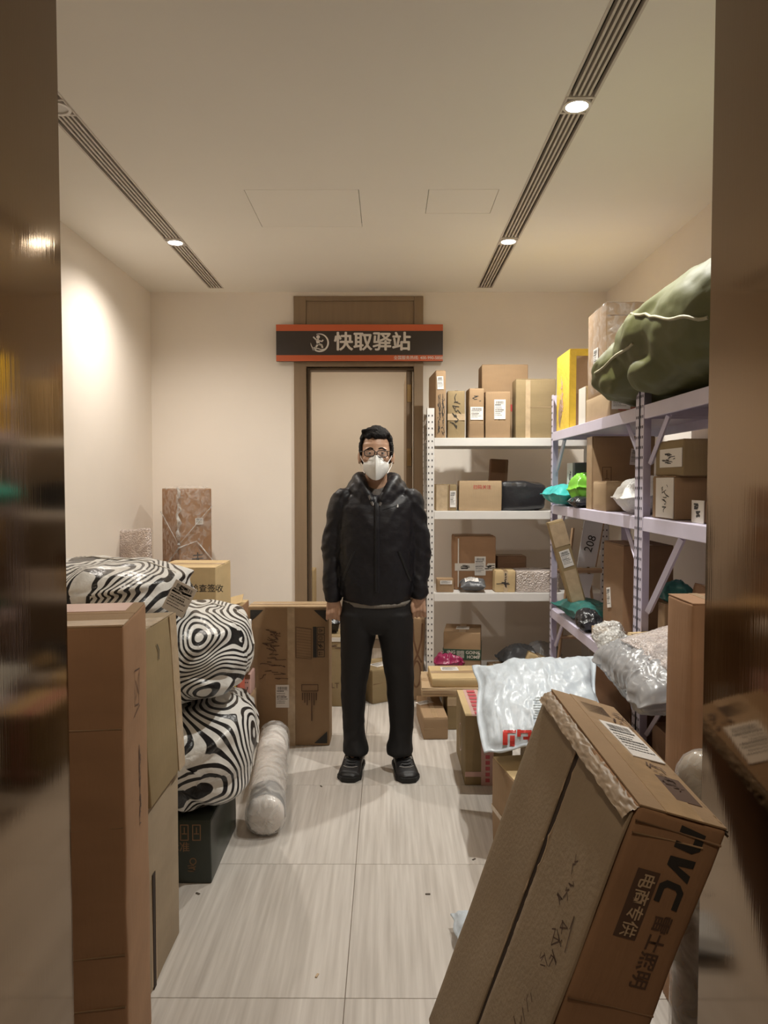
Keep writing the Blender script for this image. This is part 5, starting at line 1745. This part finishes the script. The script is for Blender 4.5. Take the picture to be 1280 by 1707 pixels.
# eyes, brows
for s in (-1, 1):
    ex = HX + s * .031; ez_ = EYEZ + .001
    fy = face_y(ex, ez_)
    e = mesh_obj('eye', *ellip_vf((ex, fy + .006, ez_), (.0125, .0085, .0058)), 'eye_white', man, True)
    mesh_obj('iris', *ellip_vf((ex + .001, fy - .0015, ez_), (.0055, .0022, .0054)), 'iris', e, True)
    mesh_obj('eyelid', *ellip_vf((ex, fy + .004, ez_ + .0055), (.0145, .0085, .0042)), 'skin', e, True)
    pts = []
    for k in range(7):
        u = k / 6
        x = HX + s * (.013 + .038 * u); z = EYEZ + .022 + .006 * math.sin(PI * min(1, u * 1.15)) - .004 * u
        pts.append(Vector((x, face_y(x, z) - .001, z)))
    mesh_obj('eyebrow', *tube_vf(pts, [.0022, .0036, .004, .004, .0036, .003, .0016], 6), 'hair', man, True)

# hair: short sides, fuller brushed top
hp = []
rnd = random.Random(4)
cz_ = TOP - .105
for i in range(900):
    u = rnd.uniform(-1, 1); th = rnd.uniform(0, 2 * PI)
    r_ = math.sqrt(max(0, 1 - u * u))
    n = Vector((r_ * math.cos(th), r_ * math.sin(th), u))
    P = Vector((HX + n.x * .080, HY + .012 + n.y * .100, cz_ + n.z * .107))
    front = -n.y
    hl = zc(730) if front > .45 else (zc(758) if front > .12 else (zc(772) if front > -.3 else CHIN + .01))
    if front > .12 and front <= .45 and abs(n.x) < .78:
        hl = zc(730)
    if P.z < hl:
        continue
    thick = .009 + .005 * max(0, n.z) + (.003 if (front > .1 and n.z > .45) else 0)
    hp.append(ellip_vf(P + n * (thick * .25), (thick, thick, thick), 8, 6))
# brushed-up front edge
for k in range(13):
    u = -1 + 2 * k / 12
    x = HX + u * .064
    z = zc(728) - .004 * abs(u)
    hp.append(capsule_vf((x, face_y(x, z) + .016, z), (x - .001, HY - .055 + .012 * abs(u), zc(719 + 4 * u * u + 3 * u)), .008, .010, 8))
V, F = union(hp, .0048, 1)
mesh_obj('hair', V, F, 'hair', man, True)

# glasses
gl = None
gparts, lens = [], []
for s in (-1, 1):
    cx = HX + s * .0315; cz2 = EYEZ - .001 - .0025 * s
    pts = []
    for k in range(25):
        a = 2 * PI * k / 24
        ca_, sa_ = math.cos(a), math.sin(a)
        x = cx + .026 * math.copysign(abs(ca_) ** .55, ca_); z = cz2 + .0165 * math.copysign(abs(sa_) ** .6, sa_)
        pts.append(Vector((x, HY - .104 + .0045 * abs((x - HX) / .05) ** 2 * 2, z)))
    gparts.append(tube_vf(pts, .0023, 6, False))
    lens.append((pts[:-1], [tuple(range(24))]))
    gparts.append(tube_vf([(HX + s * .058, HY - .092, EYEZ + .010), (HX + s * .079, HY - .055, EYEZ + .010), (HX + s * .084, HY + .01, EYEZ + .006)], .0024, 6))
gparts.append(tube_vf([(HX - .0075, HY - .105, EYEZ + .004), (HX, HY - .107, EYEZ + .006), (HX + .0075, HY - .105, EYEZ + .004)], .0023, 6))
gl = mesh_obj('glasses', *join_vf(gparts), 'rim', man, True)
for l in lens:
    mesh_obj('lens', l[0], l[1], 'lens', gl)

# folded respirator mask with centre ridge
V, F = [], []
nu, nv = 20, 16
mz0, mz1 = CHIN - .008, EYEZ - .012
for j in range(nv + 1):
    v = j / nv
    z = mz0 + (mz1 - mz0) * v
    for i in range(nu + 1):
        u = -1 + 2 * i / nu
        half = .066 * (math.sin(PI * min(1, .16 + .66 * v)) ** .8) * (1 - .62 * max(0, (v - .62) / .38) ** 1.6)
        x = HX + u * half
        ridge = .050 * math.sin(PI * (.10 + .74 * v)) ** .9
        y = HY - .058 - .044 * (1 - abs(u) ** 1.5) - ridge * (1 - abs(u) ** 1.05) * .72
        zz = z + (.010 * abs(u) if v > .75 else 0) + .016 * abs(u) ** 2 * (1 - v)
        V.append(Vector((x, y, zz)))
for j in range(nv):
    for i in range(nu):
        a = j * (nu + 1) + i
        F.append((a, a + 1, a + nu + 2, a + nu + 1))
n0 = len(V)
V += [v + Vector((0, .003, 0)) for v in V]
F += [tuple(i + n0 for i in reversed(f)) for f in F]
mk = mesh_obj('face_mask', V, F, 'mask_cloth', man, False)
mesh_obj('fold_seam', *tube_vf([V[j * (nu + 1) + nu // 2] + Vector((0, -.0012, 0)) for j in range(nv + 1)], .0013, 5), 'mask_cloth', mk, True)
for s in (-1, 1):
    for zo, zi in ((.022, EYEZ + .006), (-.026, EYEZ - .038)):
        zm = (mz0 + mz1) / 2 + zo
        mesh_obj('ear_loop', *tube_vf([(HX + s * .058, HY - .066, zm), (HX + s * .077, HY - .040, (zm + zi) / 2 + .004), (HX + s * .083, HY + .005, zi)], .0016, 5), 'mask_cloth', mk, True)

# ---- jacket
jp = []


def ring(y, xl, xr, yc, ry, sh=0):
    a, z = L2(xl, y); b, _ = L2(xr, y)
    return ((a + b) / 2, yc, z, (b - a) / 2, ry)


jp.append(loft_vf([ring(1006, 590, 668, .0, .105), ring(1000, 577, 680, .0, .122), ring(990, 570, 685, .0, .130), ring(975, 567, 689, .0, .140), ring(945, 566, 690, .0, .148),
                   ring(910, 566, 690, .0, .150), ring(870, 565, 690, .0, .148), ring(845, 563, 693, .005, .138), ring(828, 562, 694, .016, .114), ring(820, 566, 690, .028, .085),
                   ring(814, 576, 680, .04, .06)], 40, .86))
for s, pts in ((-1, [(816, 566, 590, .010, .07), (824, 556, 588, .012, .082), (836, 551, 588, .014, .088), (855, 546, 587, .018, .088), (880, 541, 583, .024, .084), (905, 536, 578, .028, .080), (922, 537, 574, .026, .076),
                     (945, 539, 571, .016, .070), (970, 540, 569, .002, .064), (988, 541, 569, -.010, .058), (996, 543, 568, -.014, .050), (1000, 545, 566, -.016, .040)]),
               (1, [(816, 666, 690, .010, .07), (824, 668, 700, .012, .082), (836, 668, 705, .014, .088), (855, 669, 709, .018, .088), (880, 673, 714, .024, .084), (905, 677, 718, .028, .080), (922, 681, 717, .026, .076),
                    (945, 683, 715, .016, .070), (968, 684, 713, .002, .064), (983, 685, 712, -.010, .058), (991, 686, 710, -.014, .050), (995, 688, 708, -.016, .040)])):
    jp.append(loft_vf([ring(y, a, b, c, d) for (y, a, b, c, d) in pts], 24, .95))
# hood lying round the neck: thick rolls at both sides meeting at the back, open in front
for s in (-1, 1):
    jp.append(tube_vf([(s * .020, -.118, zc(836)), (s * .048, -.098, zc(824)), (s * .072, -.070, zc(811)), (s * .090, -.025, zc(802)), (s * .092, .03, zc(799)), (s * .070, .085, zc(800)), (0, .115, zc(803))],
                      [.014, .024, .030, .034, .036, .038, .040], 14))
    jp.append(tube_vf([(s * .036, -.118, zc(846)), (s * .070, -.095, zc(828)), (s * .112, -.040, zc(815)), (s * .120, .03, zc(812)), (s * .08, .11, zc(814)), (0, .14, zc(818))], [.012, .022, .030, .034, .040, .044], 14))
V, F = union(jp, .0085, 3)
N_ = normals_of(V, F)
V2 = []
for v, n in zip(V, N_):
    arm = abs(v.x) > .175
    q = Vector((v.x * 5, v.y * 5, v.z * 17 + abs(v.x) * 14)) if arm else Vector((v.x * 7, v.y * 6, v.z * 8 - abs(v.x) * 6))
    k = (1 - 2 * abs(noise.noise(q))) * (.0085 if arm else .0055) + .003 * noise.noise(v * 32)
    V2.append(v + n * k)
jk = mesh_obj('jacket', V2, F, 'jacket', man, True)
bvj = BVHTree.FromPolygons([tuple(v) for v in V2], F)


def front(x, z, off=.003):
    h = bvj.ray_cast(Vector((x, -1, z)), Vector((0, 1, 0)))[0]
    return Vector((x, (h.y if h else -.14) - off, z))


def strip(nm, pts, wd, m, par, off=.003, th=.004):
    V, F = [], []
    for (x, z) in pts:
        for s in (-1, 1):
            V.append(front(x + s * wd / 2, z, off))
    for k in range(len(pts) - 1):
        F.append((2 * k, 2 * k + 1, 2 * k + 3, 2 * k + 2))
    n = len(V)
    V += [v + Vector((0, th, 0)) for v in V]
    F += [tuple(i + n for i in reversed(f)) for f in F]
    for k in range(len(pts) - 1):
        F.append((2 * k, 2 * k + 2, 2 * k + 2 + n, 2 * k + n)); F.append((2 * k + 1, 2 * k + 1 + n, 2 * k + 3 + n, 2 * k + 3))
    return mesh_obj(nm, V, F, m, par, True)


x0 = L2(629, 900)[0]
strip('zip_placket', [(x0, zc(838) - .0135 * k) for k in range(34) if zc(838) - .0135 * k > zc(1001)], .030, 'jacket', jk)
strip('zip', [(x0 - .006, zc(836) - .0135 * k) for k in range(34) if zc(836) - .0135 * k > zc(1000)], .006, 'jacket_trim', jk, .0055)
for s in (-1, 1):
    xa = L2(628 + s * 36, 915)[0]; xb = L2(628 + s * 56, 970)[0]
    strip('pocket_welt', [(xa + (xb - xa) * k / 9, zc(915) + (zc(965) - zc(915)) * k / 9) for k in range(10)], .014, 'jacket_trim', jk)
strip('chest_seam', [(x0 + .03 + .014 * k, zc(848) + .0045 * k) for k in range(9)], .004, 'jacket_trim', jk)
lg = L2(662, 843)
strip('chest_emblem', [(lg[0], lg[1] - .004), (lg[0] + .001, lg[1] + .004), (lg[0], lg[1] + .010)], .007, 'shoe_mark', jk, .004, .001)
# inner collar
V, F = [], []
n = 30
for j, (z, rx, ry) in enumerate(((zc(836), .056, .094), (zc(822), .062, .090), (zc(810), .064, .076), (zc(802), .064, .068))):
    for k in range(n):
        a = 2 * PI * k / n
        f_ = max(0, -math.sin(a))
        V.append(Vector((rx * math.cos(a), -.005 + ry * math.sin(a) * 1.05, z - .040 * f_ ** 1.5)))
for j in range(3):
    for k in range(n):
        F.append((j * n + k, j * n + (k + 1) % n, (j + 1) * n + (k + 1) % n, (j + 1) * n + k))
m0 = len(V)
V += [Vector((v.x * .93, v.y * .93, v.z)) for v in V]
F += [tuple(i + m0 for i in reversed(f)) for f in F]
mesh_obj('collar', V, F, 'lining', man, True)
for s in (-1, 1):
    mesh_obj('collar_flap', *tube_vf([(s * .052, -.088, zc(815)), (s * .036, -.112, zc(827)), (s * .016, -.128, zc(842))], [.010, .013, .006], 8), 'lining', man, True)
# ribbed cuffs
for s, (xa, xb, y) in ((-1, (544, 567, 998)), (1, (687, 709, 993))):
    r0 = ring(y - 5, xa, xb, -.014, .044); r1 = ring(y + 3, xa + 1, xb - 1, -.016, .040)
    mesh_obj('cuff', *loft_vf([r0, r1], 22), 'jacket_trim', jk, True)
# sweater hem
V, F = loft_vf([ring(1003, 572, 684, .0, .118), ring(996, 571, 685, .0, .12)], 40, .86)
V = [v + Vector((0, 0, -.012 * (1 - (abs(v.x) / .19) ** 2) - .004)) for v in V]
mesh_obj('sweater_hem', V, F, 'knit', man, True)

# ---- trousers
tp = []
tp.append(loft_vf([ring(1052, 606, 650, .0, .08), ring(1042, 575, 683, .005, .112), ring(1025, 568, 688, .005, .122), ring(1000, 571, 685, .0, .112), ring(985, 574, 682, .0, .10)], 36, .86))
for s, pts in ((-1, [(1020, 568, 628, .005, .115), (1050, 568, 627, .006, .112), (1075, 569, 622, .008, .104), (1100, 569, 618, .008, .094), (1130, 569, 613, .008, .086), (1160, 569, 609, .012, .080), (1190, 571, 607, .02, .075),
                      (1215, 572, 606, .024, .072), (1232, 572, 609, .020, .076), (1243, 572, 613, .014, .080), (1250, 573, 614, .008, .082), (1254, 574, 614, .006, .080)]),
               (1, [(1020, 628, 688, .005, .115), (1050, 629, 688, .006, .112), (1075, 634, 688, .008, .104), (1100, 638, 689, .008, .094), (1130, 643, 689, .008, .086), (1160, 646, 689, .012, .080), (1190, 648, 689, .02, .075),
                    (1215, 650, 688, .024, .072), (1232, 648, 687, .020, .076), (1243, 645, 688, .014, .080), (1250, 645, 688, .008, .082), (1254, 645, 687, .006, .080)])):
    tp.append(loft_vf([ring(y, a, b, c, d) for (y, a, b, c, d) in pts], 26, .92))
V, F = union(tp, .0085, 2)
N_ = normals_of(V, F)
V = [v + n * ((1 - 2 * abs(noise.noise(Vector((v.x * 6 + 3, v.y * 5, v.z * 7 + abs(v.x) * 8))))) * (.0045 if v.z > .22 else .006) + .002 * noise.noise(v * 30)) for v, n in zip(V, N_)]
mesh_obj('trousers', V, F, 'trousers', man, True)
# legs under the cloth down into the shoes are covered by the trousers

# ---- shoes
for s, (tx, ty), (hx, hy) in ((-1, (580, 1296), (599, 1246)), (1, (682, 1297), (658, 1247))):
    toe = at(tx, ty, Z=0.03); toe.x -= OX; toe.y -= PY
    ax = L2(593 if s < 0 else 668, 1240)[0]
    heel = Vector((ax, .085, 0)); toe = Vector((toe.x, toe.y + .01, 0))
    d = (toe - heel); ln = d.length; d.normalize()
    ang = math.atan2(d.y, d.x) + PI / 2
    M = Matrix.Translation(heel) @ Matrix.Rotation(ang, 4, 'Z')            # local -y runs to the toe
    up_ = []
    prof = [(.012, .030, .030, .055), (-.01, .040, .045, .085), (-.06, .042, .050, .098), (-.11, .042, .048, .088), (-.16, .047, .044, .070), (-.20, .051, .038, .058), (-.24, .050, .032, .050), (-ln + .02, .042, .026, .043), (-ln, .026, .018, .034)]
    V, F = [], []
    nn = 20
    for (y, hw2, hw1, hh) in prof:
        for k in range(nn):
            a = 2 * PI * k / nn
            cs, sn = math.cos(a), math.sin(a)
            w_ = 1.14 * (hw2 if sn < .2 else hw2 * .55 + hw1 * .45)
            V.append(Vector((w_ * math.copysign(abs(cs) ** .7, cs), y, .018 + (hh - .018) * (.5 + .5 * math.copysign(abs(sn) ** .8, sn)))))
    for j in range(len(prof) - 1):
        for k in range(nn):
            F.append((j * nn + k, j * nn + (k + 1) % nn, (j + 1) * nn + (k + 1) % nn, (j + 1) * nn + k))
    F.append(tuple(range(nn))); F.append(tuple(reversed(range((len(prof) - 1) * nn, len(prof) * nn))))
    coll = capsule_vf((0, -.045, .06), (0, -.035, .115), .044, .042, 16)
    V, F = union([(V, F), coll], .006, 3)
    sh = mesh_obj('shoe', [M @ v for v in V], F, 'shoe', man, True)
    bsh = BVHTree.FromPolygons([tuple(v) for v in V], F)
    V, F = [], []
    out = [(.0, .018), (.030, .012), (.044, -.02), (.044, -.08), (.045, -.12), (.052, -.18), (.054, -.22), (.048, -ln + .03), (.030, -ln - .004), (0, -ln - .010)]
    out = out + [(-x, y) for x, y in reversed(out[1:-1])]
    no = len(out)
    for z, g in ((0.0, .97), (.010, 1.03), (.026, 1.0)):
        V += [Vector((x * g * 1.13, y if z != 0 else y * .99, z)) for x, y in out]
    for j in range(2):
        F += [(j * no + k, j * no + (k + 1) % no, (j + 1) * no + (k + 1) % no, (j + 1) * no + k) for k in range(no)]
    F.append(tuple(range(no))); F.append(tuple(reversed(range(2 * no, 3 * no))))
    mesh_obj('sole', [M @ v for v in V], F, 'sole', sh)
    top = lambda x, y, o=.002: (lambda h: Vector((x, y, (h.z if h else .08) + o)))(bsh.ray_cast(Vector((x, y, .5)), Vector((0, 0, -1)))[0])
    for k in range(4):
        y = -.115 - .022 * k
        mesh_obj('lace', *tube_vf([M @ top(-.024, y), M @ top(-.008, y - .008, .004), M @ top(.008, y - .008, .004), M @ top(.024, y)], .003, 5), 'jacket_trim', sh, True)
    # light mark on the side of the toe box
    for (xx, yy, w_) in ((-s * .030, -.115, .010), (s * .030, -.125, .008)):
        a1 = strokes_vf([[(-w_, w_), (-w_ * .3, 0), (w_ * .3, 0), (w_, w_)], [(-w_, -w_), (-w_ * .3, 0)], [(w_, -w_), (w_ * .3, 0)]], .005)
        V = [M @ top(xx + v.x, yy + v.y, .0015) for v in a1[0]]
        mesh_obj('side_mark', V, a1[1], 'shoe_mark', sh)
    mesh_obj('toe_line', *tube_vf([M @ top(-.036, -.19), M @ top(-.015, -.205), M @ top(.015, -.205), M @ top(.036, -.19)], .0016, 5), 'shoe_mark', sh, True)
